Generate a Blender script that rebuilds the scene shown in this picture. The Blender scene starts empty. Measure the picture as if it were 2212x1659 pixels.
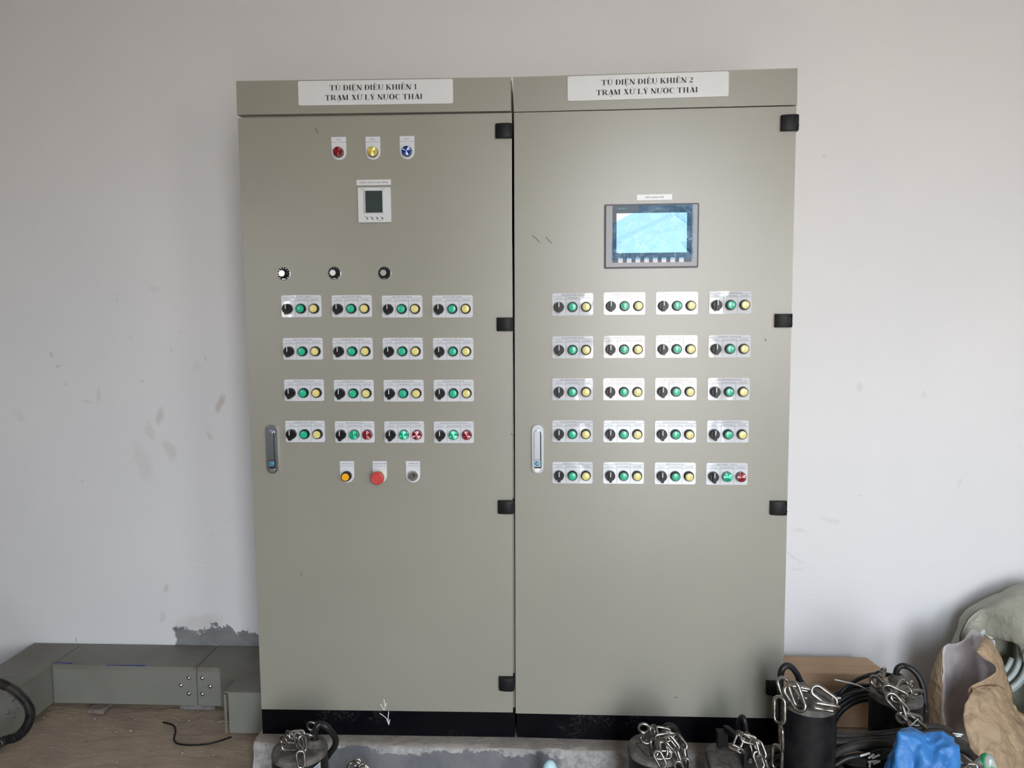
import bpy, bmesh, math, random
from mathutils import Vector, Matrix, Euler
random.seed(7)
C = bpy.context.scene.collection
PI = math.pi
# ------------------------------------------------------------------ camera
F, PW, PH = 1620.0, 2212.0, 1659.0
EYE = Vector((0.1108, -2.201, 1.4443))
yaw, pit, rol = -0.0524, -0.0881, -0.0071
fwd = Vector((math.sin(yaw)*math.cos(pit), math.cos(yaw)*math.cos(pit), math.sin(pit)))
rt = Vector((math.cos(yaw), -math.sin(yaw), 0)); up = rt.cross(fwd)
cx = rt*math.cos(rol) + up*math.sin(rol); cu = up*math.cos(rol) - rt*math.sin(rol)
cam = bpy.data.objects.new('camera', bpy.data.cameras.new('camera')); C.objects.link(cam)
cam.data.sensor_width = 36; cam.data.lens = F*36/PW; cam.data.clip_start = .02
cam.matrix_world = Matrix(((cx.x, cu.x, -fwd.x, EYE.x), (cx.y, cu.y, -fwd.y, EYE.y), (cx.z, cu.z, -fwd.z, EYE.z), (0, 0, 0, 1)))
bpy.context.scene.camera = cam
# ------------------------------------------------------------------ daylight
S = bpy.context.scene
S.view_settings.view_transform = 'Standard'; S.view_settings.look = 'None'
S.view_settings.exposure = 0.0; S.view_settings.gamma = 1
SKY = 20.0
wd = bpy.data.worlds.new('world'); S.world = wd; wd.use_nodes = True
nt = wd.node_tree; nt.nodes.clear()
wo = nt.nodes.new('ShaderNodeOutputWorld'); bg = nt.nodes.new('ShaderNodeBackground')
tc = nt.nodes.new('ShaderNodeTexCoord'); sx = nt.nodes.new('ShaderNodeSeparateXYZ'); rp = nt.nodes.new('ShaderNodeValToRGB'); mr = nt.nodes.new('ShaderNodeMapRange')
mr.inputs['From Min'].default_value = -.5; mr.inputs['From Max'].default_value = .5
e = rp.color_ramp.elements
e[0].position = 0; e[0].color = (.62, .54, .46, 1); e[1].position = 1; e[1].color = (.74, .86, 1, 1)
for p_, c_ in ((.47, (.64, .57, .50, 1)), (.53, (.95, .97, 1, 1))):
    k = e.new(p_); k.color = c_
nt.links.new(tc.outputs['Generated'], sx.inputs[0]); nt.links.new(sx.outputs['Z'], mr.inputs['Value'])
nt.links.new(mr.outputs[0], rp.inputs[0]); nt.links.new(rp.outputs[0], bg.inputs[0]); bg.inputs[1].default_value = SKY
nt.links.new(bg.outputs[0], wo.inputs[0])
YF = -3.6                                    # inner face of the wall behind the camera
OPEN = {'door': (.30, 1.32, 0.0, 2.75), 'win': (-2.35, -1.92, 1.3, 2.15), 'win_added': (1.9, 2.8, 1.0, 2.2)}  # last opening is an unseen extra window, added to brighten the right side
def portal(n, x0, x1, z0, z1):
    l = bpy.data.lights.new(n, 'AREA'); l.shape = 'RECTANGLE'; l.size = x1-x0; l.size_y = z1-z0; l.cycles.is_portal = True
    o = bpy.data.objects.new(n, l); C.objects.link(o); o.location = ((x0+x1)/2, YF-.16, (z0+z1)/2); o.rotation_euler = (PI/2, 0, 0)
    return o
for k, v in OPEN.items(): portal('daylight_'+k, *v)

# ------------------------------------------------------------------ pixel helpers (real positions measured from the photo)
def ray(u, v): return cx*((u-PW/2)/F) + cu*((PH/2-v)/F) + fwd
def atY(u, v, y): d = ray(u, v); return EYE + d*((y-EYE.y)/d.y)
def atZ(u, v, z): d = ray(u, v); return EYE + d*((z-EYE.z)/d.z)
def atX(u, v, x): d = ray(u, v); return EYE + d*((x-EYE.x)/d.x)

# ------------------------------------------------------------------ materials
def newmat(name):
    m = bpy.data.materials.new(name); m.use_nodes = True
    return m, m.node_tree, m.node_tree.nodes['Principled BSDF']
def nd(nt, t, **kw):
    n = nt.nodes.new('ShaderNode'+t)
    for k, v in kw.items():
        if k in n.inputs: n.inputs[k].default_value = v
        else: setattr(n, k, v)
    return n
def mixc(nt, fac, a, b):
    n = nt.nodes.new('ShaderNodeMix'); n.data_type = 'RGBA'
    for i, x in ((0, fac), (6, a), (7, b)):
        if isinstance(x, bpy.types.NodeSocket): nt.links.new(x, n.inputs[i])
        elif i == 0: n.inputs[0].default_value = x
        else: n.inputs[i].default_value = (*x, 1) if len(x) == 3 else x
    return n.outputs[2]
def ma(nt, op, a, b=None, clamp=False):
    n = nt.nodes.new('ShaderNodeMath'); n.operation = op; n.use_clamp = clamp
    for i, x in enumerate((a, b)):
        if x is None: continue
        if isinstance(x, bpy.types.NodeSocket): nt.links.new(x, n.inputs[i])
        else: n.inputs[i].default_value = x
    return n.outputs[0]
def ramp(nt, s, a, b, lo=0., hi=1.):
    n = nd(nt, 'MapRange'); n.interpolation_type = 'SMOOTHSTEP'
    nt.links.new(s, n.inputs[0])
    for i, x in ((1, a), (2, b), (3, lo), (4, hi)): n.inputs[i].default_value = x
    return n.outputs[0]
def noise(nt, scale, detail=3, rough=.5, vec=None, dist=0):
    n = nd(nt, 'TexNoise'); n.inputs['Scale'].default_value = scale; n.inputs['Detail'].default_value = detail
    n.inputs['Roughness'].default_value = rough; n.inputs['Distortion'].default_value = dist
    if vec is None:
        vec = nd(nt, 'TexCoord').outputs['Object']
    nt.links.new(vec, n.inputs['Vector'])
    return n.outputs['Fac']
def bump(nt, b, h, strength=.3, dist=.001, prev=None):
    n = nd(nt, 'Bump'); n.inputs['Strength'].default_value = strength; n.inputs['Distance'].default_value = dist
    nt.links.new(h, n.inputs['Height'])
    if prev: nt.links.new(prev, n.inputs['Normal'])
    nt.links.new(n.outputs[0], b.inputs['Normal']); return n.outputs[0]
def mat(name, col, rough=.5, metal=0., var=0., vscale=20., col2=None, bmp=0., bscale=200., bdist=.0005, coat=0., spec=.5, trans=0., sss=0.):
    m, nt, b = newmat(name)
    b.inputs['Base Color'].default_value = (*col, 1); b.inputs['Roughness'].default_value = rough
    b.inputs['Metallic'].default_value = metal; b.inputs['Coat Weight'].default_value = coat
    b.inputs['Specular IOR Level'].default_value = spec; b.inputs['Transmission Weight'].default_value = trans
    if col2 is None: col2 = tuple(c*(1-var) for c in col)
    f = ramp(nt, noise(nt, vscale, 4), .35, .7)
    nt.links.new(mixc(nt, f, col, col2), b.inputs['Base Color'])
    if bmp: bump(nt, b, noise(nt, bscale, 2), bmp, bdist)
    return m
# cabinet paint: light grey powder coat with a fine orange peel
def paint():
    m, nt, b = newmat('grey_powder_coat')
    f = ramp(nt, noise(nt, 2.5, 3), .3, .7)
    nt.links.new(mixc(nt, f, (.272, .260, .216), (.258, .248, .207)), b.inputs['Base Color'])
    b.inputs['Roughness'].default_value = .31; b.inputs['Specular IOR Level'].default_value = .62
    n1 = noise(nt, 520, 2, .6); p = bump(nt, b, n1, .38, .0005)
    bump(nt, b, noise(nt, 120, 2), .03, .001, p)
    return m
PAINT = paint()
BLK = mat('black_plastic', (.008, .008, .009), .35, var=.3, spec=.3)
BLKM = mat('matt_black_plastic', (.009, .009, .010), .5, var=.3, spec=.22)
WHT = mat('white_plastic', (.78, .78, .78), .35, var=.03)
INK = mat('black_print', (.015, .015, .02), .6)
LINE = mat('grey_print', (.10, .10, .14), .6)
STEEL = mat('stainless_steel', (.50, .48, .45), .30, 1., vscale=45, col2=(.17, .15, .13))
CHROME = mat('satin_chrome', (.50, .53, .58), .25, 1.)
SILVER = mat('turned_aluminium', (.85, .85, .85), .25, 1.)
def plate_mat():
    m, nt, b = newmat('white_glossy_label')
    b.inputs['Base Color'].default_value = (.62, .63, .66, 1); b.inputs['Roughness'].default_value = .07
    b.inputs['Coat Weight'].default_value = .3; b.inputs['Coat Roughness'].default_value = .05
    oi = nd(nt, 'ObjectInfo'); tcn = nd(nt, 'TexCoord'); va = nd(nt, 'VectorMath'); va.operation = 'ADD'
    nt.links.new(tcn.outputs['Object'], va.inputs[0])
    cv = nd(nt, 'CombineXYZ'); r = ma(nt, 'MULTIPLY', oi.outputs['Random'], 40.)
    nt.links.new(r, cv.inputs[0]); nt.links.new(r, cv.inputs[1]); nt.links.new(cv.outputs[0], va.inputs[1])
    bump(nt, b, noise(nt, 14, 1, .4, va.outputs[0]), .5, .006)
    return m
PLATE = plate_mat()
GRN = mat('green_lens', (.01, .42, .24), .3, coat=.4); YEL = mat('yellow_lens', (.70, .62, .22), .3, coat=.4)
ORG = mat('orange_cap', (.85, .38, .01), .35); REDM = mat('red_mushroom', (.50, .045, .04), .42)
def lens(name, c):
    m, nt, b = newmat(name)
    b.inputs['Base Color'].default_value = (*c, 1); b.inputs['Roughness'].default_value = .16
    b.inputs['Coat Weight'].default_value = 1; b.inputs['Coat Roughness'].default_value = .04; b.inputs['Metallic'].default_value = .4
    return m
LGRN = lens('green_faceted_lens', (.01, .42, .22)); LRED = lens('red_faceted_lens', (.20, .002, .010))
for m_ in (LRED,): m_.node_tree.nodes['Principled BSDF'].inputs['Metallic'].default_value = .15
LYEL = lens('yellow_faceted_lens', (.72, .58, .10)); LBLU = lens('blue_faceted_lens', (.003, .035, .22))
LBLU.node_tree.nodes['Principled BSDF'].inputs['Metallic'].default_value = .15
CYAN = mat('cyan_lock_barrel', (.02, .22, .34), .4)

# ------------------------------------------------------------------ mesh helpers
def obj(name, bm, mats, parent=None, smooth=False, sharp=None):
    me = bpy.data.meshes.new(name); bm.normal_update(); bm.to_mesh(me); bm.free()
    for m in (mats if isinstance(mats, (list, tuple)) else [mats]): me.materials.append(m)
    if smooth:
        for p in me.polygons: p.use_smooth = True
        if sharp is not None: me.set_sharp_from_angle(angle=math.radians(sharp))
    o = bpy.data.objects.new(name, me); C.objects.link(o)
    if parent: o.parent = parent
    return o
def tag(o, label, cat, group=None):
    o['label'] = label; o['category'] = cat
    if group: o['group'] = group
    return o
def thing(name, label, cat, loc=(0, 0, 0), group=None, rotz=0.):
    o = bpy.data.objects.new(name, None); C.objects.link(o); o.location = loc; o.rotation_euler = (0, 0, rotz); o.empty_display_size = .05
    return tag(o, label, cat, group)
def struct(o): o['kind'] = 'structure'; return o
def box(bm, x0, x1, y0, y1, z0, z1, mi=0):
    v = [bm.verts.new(p) for p in ((x0,y0,z0),(x1,y0,z0),(x1,y1,z0),(x0,y1,z0),(x0,y0,z1),(x1,y0,z1),(x1,y1,z1),(x0,y1,z1))]
    fs = [bm.faces.new([v[i] for i in q]) for q in ((3,2,1,0),(4,5,6,7),(0,1,5,4),(1,2,6,5),(2,3,7,6),(3,0,4,7))]
    for f in fs: f.material_index = mi
    return fs
def bevel(bm, w, seg=2, ang=30):
    bmesh.ops.bevel(bm, geom=[e for e in bm.edges if len(e.link_faces) == 2 and e.calc_face_angle(0) > math.radians(ang)], offset=w, segments=seg, profile=.6, affect='EDGES', clamp_overlap=True)
def bbox(x0, x1, y0, y1, z0, z1, b=.003, seg=2):
    bm = bmesh.new(); box(bm, x0, x1, y0, y1, z0, z1); bevel(bm, b, seg); return bm
def prism(bm, pts, y0, y1, mi=0):
    """polygon in local x-z (counter-clockwise seen from -y), front at y0"""
    a = [bm.verts.new((p[0], y0, p[1])) for p in pts]; b = [bm.verts.new((p[0], y1, p[1])) for p in pts]
    fs = [bm.faces.new(a), bm.faces.new(b[::-1])]
    n = len(pts)
    for i in range(n): fs.append(bm.faces.new((a[(i+1) % n], a[i], b[i], b[(i+1) % n])))
    for f in fs: f.material_index = mi
    return fs
def prismz(bm, pts, z0, z1, mi=0):
    a = [bm.verts.new((p[0], p[1], z1)) for p in pts]; b = [bm.verts.new((p[0], p[1], z0)) for p in pts]
    n = len(pts); fs = [bm.faces.new(a), bm.faces.new(b[::-1])]
    for i in range(n): fs.append(bm.faces.new((a[(i+1) % n], a[i], b[i], b[(i+1) % n])))
    for f in fs: f.material_index = mi
    bmesh.ops.recalc_face_normals(bm, faces=fs)
def rrect(w, h, r, seg=4, cx_=0, cz=0):
    P = []
    for (sx_, sz, a0) in ((1, 1, 0), (-1, 1, 90), (-1, -1, 180), (1, -1, 270)):
        for i in range(seg+1):
            a = math.radians(a0+90*i/seg); P.append((cx_+sx_*(w/2-r)+r*math.cos(a), cz+sz*(h/2-r)+r*math.sin(a)))
    return P
def lathe(bm, prof, cx_=0, cz=0, n=32, mi=0, close=True, axis='y'):
    """profile (r, y) turned about the y axis through (cx, cz); mats per segment when mi is a list"""
    rings = []
    for r, y in prof:
        if r < 1e-6: rings.append([bm.verts.new((cx_, y, cz) if axis == 'y' else (cx_, cz, y))])
        else:
            ring = []
            for i in range(n):
                a = 2*PI*i/n
                ring.append(bm.verts.new((cx_+r*math.cos(a), y, cz+r*math.sin(a)) if axis == 'y' else (cx_+r*math.cos(a), cz+r*math.sin(a), y)))
            rings.append(ring)
    fs = []
    for k in range(len(rings)-1):
        A, B = rings[k], rings[k+1]
        for i in range(n):
            j = (i+1) % n
            q = [A[i], A[j], B[j], B[i]] if len(A) > 1 and len(B) > 1 else ([A[0], B[j], B[i]] if len(A) == 1 else [A[i], A[j], B[0]])
            f = bm.faces.new(q); f.material_index = mi[k] if isinstance(mi, list) else mi; fs.append(f)
    bmesh.ops.recalc_face_normals(bm, faces=fs)
    return fs
def smooth_path(pts, per=8):
    P = [Vector(p) for p in pts]
    if len(P) < 3: return P
    Q = [P[0]*2-P[1]]+P+[P[-1]*2-P[-2]]; out = []
    for i in range(1, len(Q)-2):
        for k in range(per):
            t = k/per; a, b, c, d = Q[i-1:i+3]
            out.append(.5*((2*b)+(c-a)*t+(2*a-5*b+4*c-d)*t*t+(3*b-a-3*c+d)*t*t*t))
    out.append(P[-1]); return out
def tube(bm, pts, r, n=10, closed=False, mi=0, rf=None):
    P = [Vector(p) for p in pts]; m = len(P); rings = []; nrm = None
    for i, p in enumerate(P):
        if closed: t = (P[(i+1) % m]-P[i-1]).normalized()
        else: t = (P[min(i+1, m-1)]-P[max(i-1, 0)]).normalized()
        if nrm is None:
            nrm = t.orthogonal().normalized()
        nrm = (nrm - t*nrm.dot(t)).normalized(); b = t.cross(nrm)
        rr = rf(i, m) if rf else r
        rings.append([bm.verts.new(p+(nrm*math.cos(2*PI*k/n)+b*math.sin(2*PI*k/n))*rr) for k in range(n)])
    fs = []
    for i in range(m if closed else m-1):
        A, B = rings[i], rings[(i+1) % m]
        off = 0
        if closed and i == m-1:
            off = min(range(n), key=lambda o: (A[0].co-B[o].co).length)
        for k in range(n): fs.append(bm.faces.new((A[k], A[(k+1) % n], B[(k+1+off) % n], B[(k+off) % n])))
    if not closed: fs += [bm.faces.new(rings[0][::-1]), bm.faces.new(rings[-1])]
    for f in fs: f.material_index = mi
    bmesh.ops.recalc_face_normals(bm, faces=fs)
    return fs

# ------------------------------------------------------------------ lettering
_cache = {}
def _fontmesh(s):
    cu_ = bpy.data.curves.new('text', 'FONT'); cu_.body = s; cu_.size = 1; cu_.align_x = 'LEFT'; cu_.resolution_u = 2
    o = bpy.data.objects.new('text', cu_); C.objects.link(o)
    dg = bpy.context.evaluated_depsgraph_get(); me = o.evaluated_get(dg).to_mesh()
    V = [(v.co.x, v.co.y) for v in me.vertices]; Fc = [tuple(p.vertices) for p in me.polygons]
    o.evaluated_get(dg).to_mesh_clear(); bpy.data.objects.remove(o); bpy.data.curves.remove(cu_)
    return V, Fc
def _w(s): V = _fontmesh(s)[0]; return max(v[0] for v in V)-min(v[0] for v in V)
_adv = {}
HORN = {'Ơ': 'O', 'Ớ': 'Ó', 'Ờ': 'Ò', 'Ợ': 'Ọ', 'Ở': 'Ỏ', 'Ư': 'U', 'Ừ': 'Ù', 'Ứ': 'Ú', 'Ử': 'Ủ', 'Ự': 'Ụ'}
def _char(c):
    """one letter: vertices, faces and advance; the horn and the crossbar are added by hand"""
    if c in _adv: return _adv[c]
    base = HORN.get(c, 'D' if c == 'Đ' else c)
    if '_HH' not in _adv: _adv['_HH'] = _w('HH')
    adv = _w('H'+base+'H')-_adv['_HH']; V, Fc = ([], []) if c == ' ' else _fontmesh(base); V = list(V); Fc = list(Fc)
    def quad(*q): n = len(V); V.extend(q); Fc.append((n, n+1, n+2, n+3))
    if c == 'Đ': quad((-.01, .325), (.30, .325), (.30, .385), (-.01, .385))
    if c in HORN:
        x = max(v[0] for v in V)-(.03 if base[0] == 'U' or c in 'ƯỪỨỬỰ' else .06); z = .64
        quad((x-.02, z-.06), (x+.07, z), (x+.04, z+.05), (x-.03, z)); quad((x+.07, z), (x+.085, z+.11), (x+.02, z+.11), (x+.02, z+.02)); adv += .03
    _adv[c] = (V, Fc, adv); return _adv[c]
def sans(s):
    if s in _cache: return _cache[s]
    VV, FF, pos = [], [], 0
    for c in s:
        V, Fc, adv = _char(c); n = len(VV); VV += [(a+pos, b) for a, b in V]; FF += [tuple(i+n for i in f) for f in Fc]; pos += adv
    x0 = min(v[0] for v in VV); x1 = max(v[0] for v in VV)
    _cache[s] = ([(a-(x0+x1)/2, b) for a, b in VV], FF, x1-x0); return _cache[s]
def text(bm, s, x, z, cap, y=-.0004, width=None, sx_=.92, mi=0):
    V, Fc, w = sans(s); k = cap/.70
    kx = k*sx_ if width is None else width/w
    vs = [bm.verts.new((x+v[0]*kx, y, z+v[1]*k)) for v in V]
    for f in Fc:
        try:
            q = bm.faces.new([vs[i] for i in f]); q.material_index = mi
            if q.normal.length == 0: q.normal_update()
            if q.normal.y > 0: q.normal_flip()
        except ValueError: pass
def line(bm, x0, z0, x1, z1, w, y=-.0004, mi=0):
    d = Vector((x1-x0, z1-z0)); d.normalize(); n = Vector((-d.y, d.x))*w/2
    vs = [bm.verts.new((a+s*n.x, y, b+s*n.y)) for a, b, s in ((x0, z0, -1), (x1, z1, -1), (x1, z1, 1), (x0, z0, 1))]
    f = bm.faces.new(vs); f.material_index = mi; f.normal_update()
    if f.normal.y > 0: f.normal_flip()
# a bold roman serif alphabet drawn as polygons, cap height 1
def _arc(cx_, cy, ro, so, ri, si, a0, a1, n=14):
    """crescent between an outer and an inner ellipse"""
    q = []
    for i in range(n):
        a, b = math.radians(a0+(a1-a0)*i/n), math.radians(a0+(a1-a0)*(i+1)/n)
        q.append([(cx_+ro*math.cos(a), cy+so*math.sin(a)), (cx_+ro*math.cos(b), cy+so*math.sin(b)), (cx_+ri*math.cos(b), cy+si*math.sin(b)), (cx_+ri*math.cos(a), cy+si*math.sin(a))])
    return q
T_, N_ = .18, .07
def _st(x, t=T_, z0=0, z1=1, s=.07, top=True, bot=True):
    q = [[(x, z0), (x+t, z0), (x+t, z1), (x, z1)]]
    if bot: q.append([(x-s, z0), (x+t+s, z0), (x+t+s, z0+.04), (x-s, z0+.04)])
    if top: q.append([(x-s, z1-.04), (x+t+s, z1-.04), (x+t+s, z1), (x-s, z1)])
    return q
def _dg(x0, z0, x1, z1, t): return [[(x0, z0), (x0+t, z0), (x1+t, z1), (x1, z1)]]
def glyph(c):
    if c == 'T': return _st(.26, top=False)+[[(0, .95), (.69, .95), (.69, 1), (0, 1)], [(0, .74), (.035, .74), (.09, .95), (0, .95)], [(.60, .95), (.655, .74), (.69, .74), (.69, .95)]], .74
    if c == 'I': return _st(.08), .38
    if c == 'H': return _st(.08)+_st(.53)+[[(.2, .48), (.55, .48), (.55, .54), (.2, .54)]], .82
    if c == 'N': return _st(.10, N_, s=.08)+_dg(.02, 1, .49, 0, .20)+_st(.60, N_, s=.08, bot=False)+[[(.49, 0), (.655, 0), (.655, .1), (.5, .1)]], .76
    if c == 'M': return _st(.10, N_, s=.08, top=False)+_dg(.04, 1, .33, 0, .19)+_dg(.35, 0, .64, 1, .06)+_st(.64, .17, s=.06)+[[(.02, .96), (.2, .96), (.2, 1), (.02, 1)]], .94
    if c == 'K': return _st(.08)+_dg(.25, .40, .56, .97, .07)+_dg(.52, 0, .26, .56, .21)+[[(.44, 0), (.80, 0), (.80, .04), (.44, .04)], [(.44, .96), (.74, .96), (.74, 1), (.44, 1)]], .80
    if c == 'L': return _st(.08)+[[(.2, 0), (.60, 0), (.60, .05), (.2, .05)], [(.53, .05), (.60, .05), (.64, .28), (.605, .28)]], .67
    if c == 'E': return _st(.08)+[[(.2, 0), (.60, 0), (.60, .05), (.2, .05)], [(.53, .05), (.60, .05), (.64, .26), (.605, .26)], [(.2, .95), (.58, .95), (.58, 1), (.2, 1)], [(.545, .76), (.58, .76), (.58, .95), (.51, .95)], [(.2, .49), (.44, .49), (.44, .54), (.2, .54)], [(.40, .38), (.43, .38), (.43, .66), (.40, .66)]], .67
    if c == 'X': return _dg(.10, 1, .46, 0, .21)+_dg(.09, 0, .53, 1, .06)+[[(0, 0), (.27, 0), (.27, .04), (0, .04)], [(.40, 0), (.74, 0), (.74, .04), (.40, .04)], [(.03, .96), (.38, .96), (.38, 1), (.03, 1)], [(.44, .96), (.70, .96), (.70, 1), (.44, 1)]], .75
    if c == 'Y': return _st(.29, z1=.46, top=False)+_dg(.07, 1, .29, .43, .19)+_dg(.41, .44, .58, 1, .06)+[[(0, .96), (.33, .96), (.33, 1), (0, 1)], [(.48, .96), (.73, .96), (.73, 1), (.48, 1)]], .73
    if c == 'A': return _dg(.09, 0, .36, 1, .06)+_dg(.49, 0, .31, 1, .13)+_dg(.49, 0, .33, .9, .21)+[[(0, 0), (.24, 0), (.24, .04), (0, .04)], [(.42, 0), (.76, 0), (.76, .04), (.42, .04)], [(.17, .29), (.55, .29), (.55, .35), (.19, .35)]], .76
    if c == 'R': return _st(.08)+[[(.2, .95), (.40, .95), (.40, 1), (.2, 1)], [(.2, .47), (.40, .47), (.40, .52), (.2, .52)]]+_arc(.38, .735, .28, .265, .11, .215, -90, 90)+_dg(.55, 0, .28, .5, .21)+[[(.55, 0), (.80, 0), (.80, .04), (.55, .04)]], .78
    if c == 'D': return _st(.08)+[[(.2, .95), (.36, .95), (.36, 1), (.2, 1)], [(.2, 0), (.36, 0), (.36, .05), (.2, .05)]]+_arc(.34, .5, .38, .5, .20, .45, -90, 90, 20), .76
    if c == 'U': return _st(.08, bot=False, z0=.28)+_st(.61, N_, z0=.28, s=.08, bot=False)+_arc(.373, .3, .293, .315, .24, .25, 180, 360, 20)+_arc(.30, .3, .22, .30, .10, .18, 180, 240, 8), .78
    if c == 'C': return _arc(.41, .5, .37, .515, .18, .455, 58, 270, 26)+_arc(.41, .5, .37, .515, .33, .455, 270, 318, 8)+[[(.60, .66), (.64, .66), (.64, 1), (.60, .93)]], .72
    if c == 'O': return _arc(.41, .5, .38, .515, .18, .455, 0, 360, 40), .82
    if c == '1': return _st(.18, .15, s=.08, top=False)+[[(.06, .83), (.06, .86), (.31, 1), (.33, .8)]], .50
    if c == '2': return _arc(.26, .72, .23, .28, .08, .23, -12, 150, 16)+[[(.02, .14), (.44, .55), (.48, .66), (.34, .66)], [(0, 0), (.46, 0), (.50, .20), (.02, .14)], [(.0, 0), (.02, 0), (.36, .66), (.34, .70)]], .52
    return [], .28
VN = {'Ủ': 'U?', 'Đ': 'D-', 'Ệ': 'E^.', 'Ề': 'E^`', 'Ể': 'E^?', 'Ạ': 'A.', 'Ử': 'U*?', 'Ý': "Y'", 'Ư': 'U*', 'Ớ': "O*'", 'Ả': 'A?'}
def marks(code, w):
    q = []; m = w/2-.02; cir = '^' in code
    for c in code:
        if c == '.': q += [[(m+.085*math.cos(a*PI/5), -.22+.085*math.sin(a*PI/5)) for a in range(10)]]
        if c == '-': q += [[(-.02, .47), (.36, .47), (.36, .53), (-.02, .53)]]
        if c == '^': q += [[(m-.20, 1.07), (m-.13, 1.07), (m+.02, 1.20), (m-.02, 1.24)], [(m+.20, 1.07), (m+.13, 1.07), (m-.02, 1.20), (m+.02, 1.24)]]
        if c == '`': q += [[(m-.17, 1.33), (m-.08, 1.37), (m+.06, 1.22), (m+.02, 1.21)]]
        if c == "'": q += [[(m+.20, 1.27), (m+.11, 1.30), (m-.06, 1.09), (m-.02, 1.08)]]
        if c == '?':
            z = 1.31 if cir else 1.24; q += _arc(m, z, .08, .08, .04, .045, -80, 165, 10)+[[(m-.02, z-.15), (m+.025, z-.15), (m+.03, z-.04), (m-.01, z-.04)]]
        if c == '*': q += _arc(w-.06, 1.0, .12, .17, .06, .10, -75, 25, 8)
    return q
def serif(bm, s, x0, x1, z, cap, y=-.0004, mi=0):
    pos = 0; polys = []
    for ch in s:
        code = VN.get(ch, ch); g, w = glyph(code[0])
        for q in g+(marks(code[1:], w) if len(code) > 1 else []): polys.append([(a+pos, b) for a, b in q])
        pos += w+.015
    k = (x1-x0)/pos
    for i, q in enumerate(polys):
        if sum(q[j-1][0]*q[j][1]-q[j][0]*q[j-1][1] for j in range(len(q))) < 0: q = q[::-1]
        f = bm.faces.new([bm.verts.new((x0+a*k, y, z+b*cap)) for a, b in q]); f.material_index = mi

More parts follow.
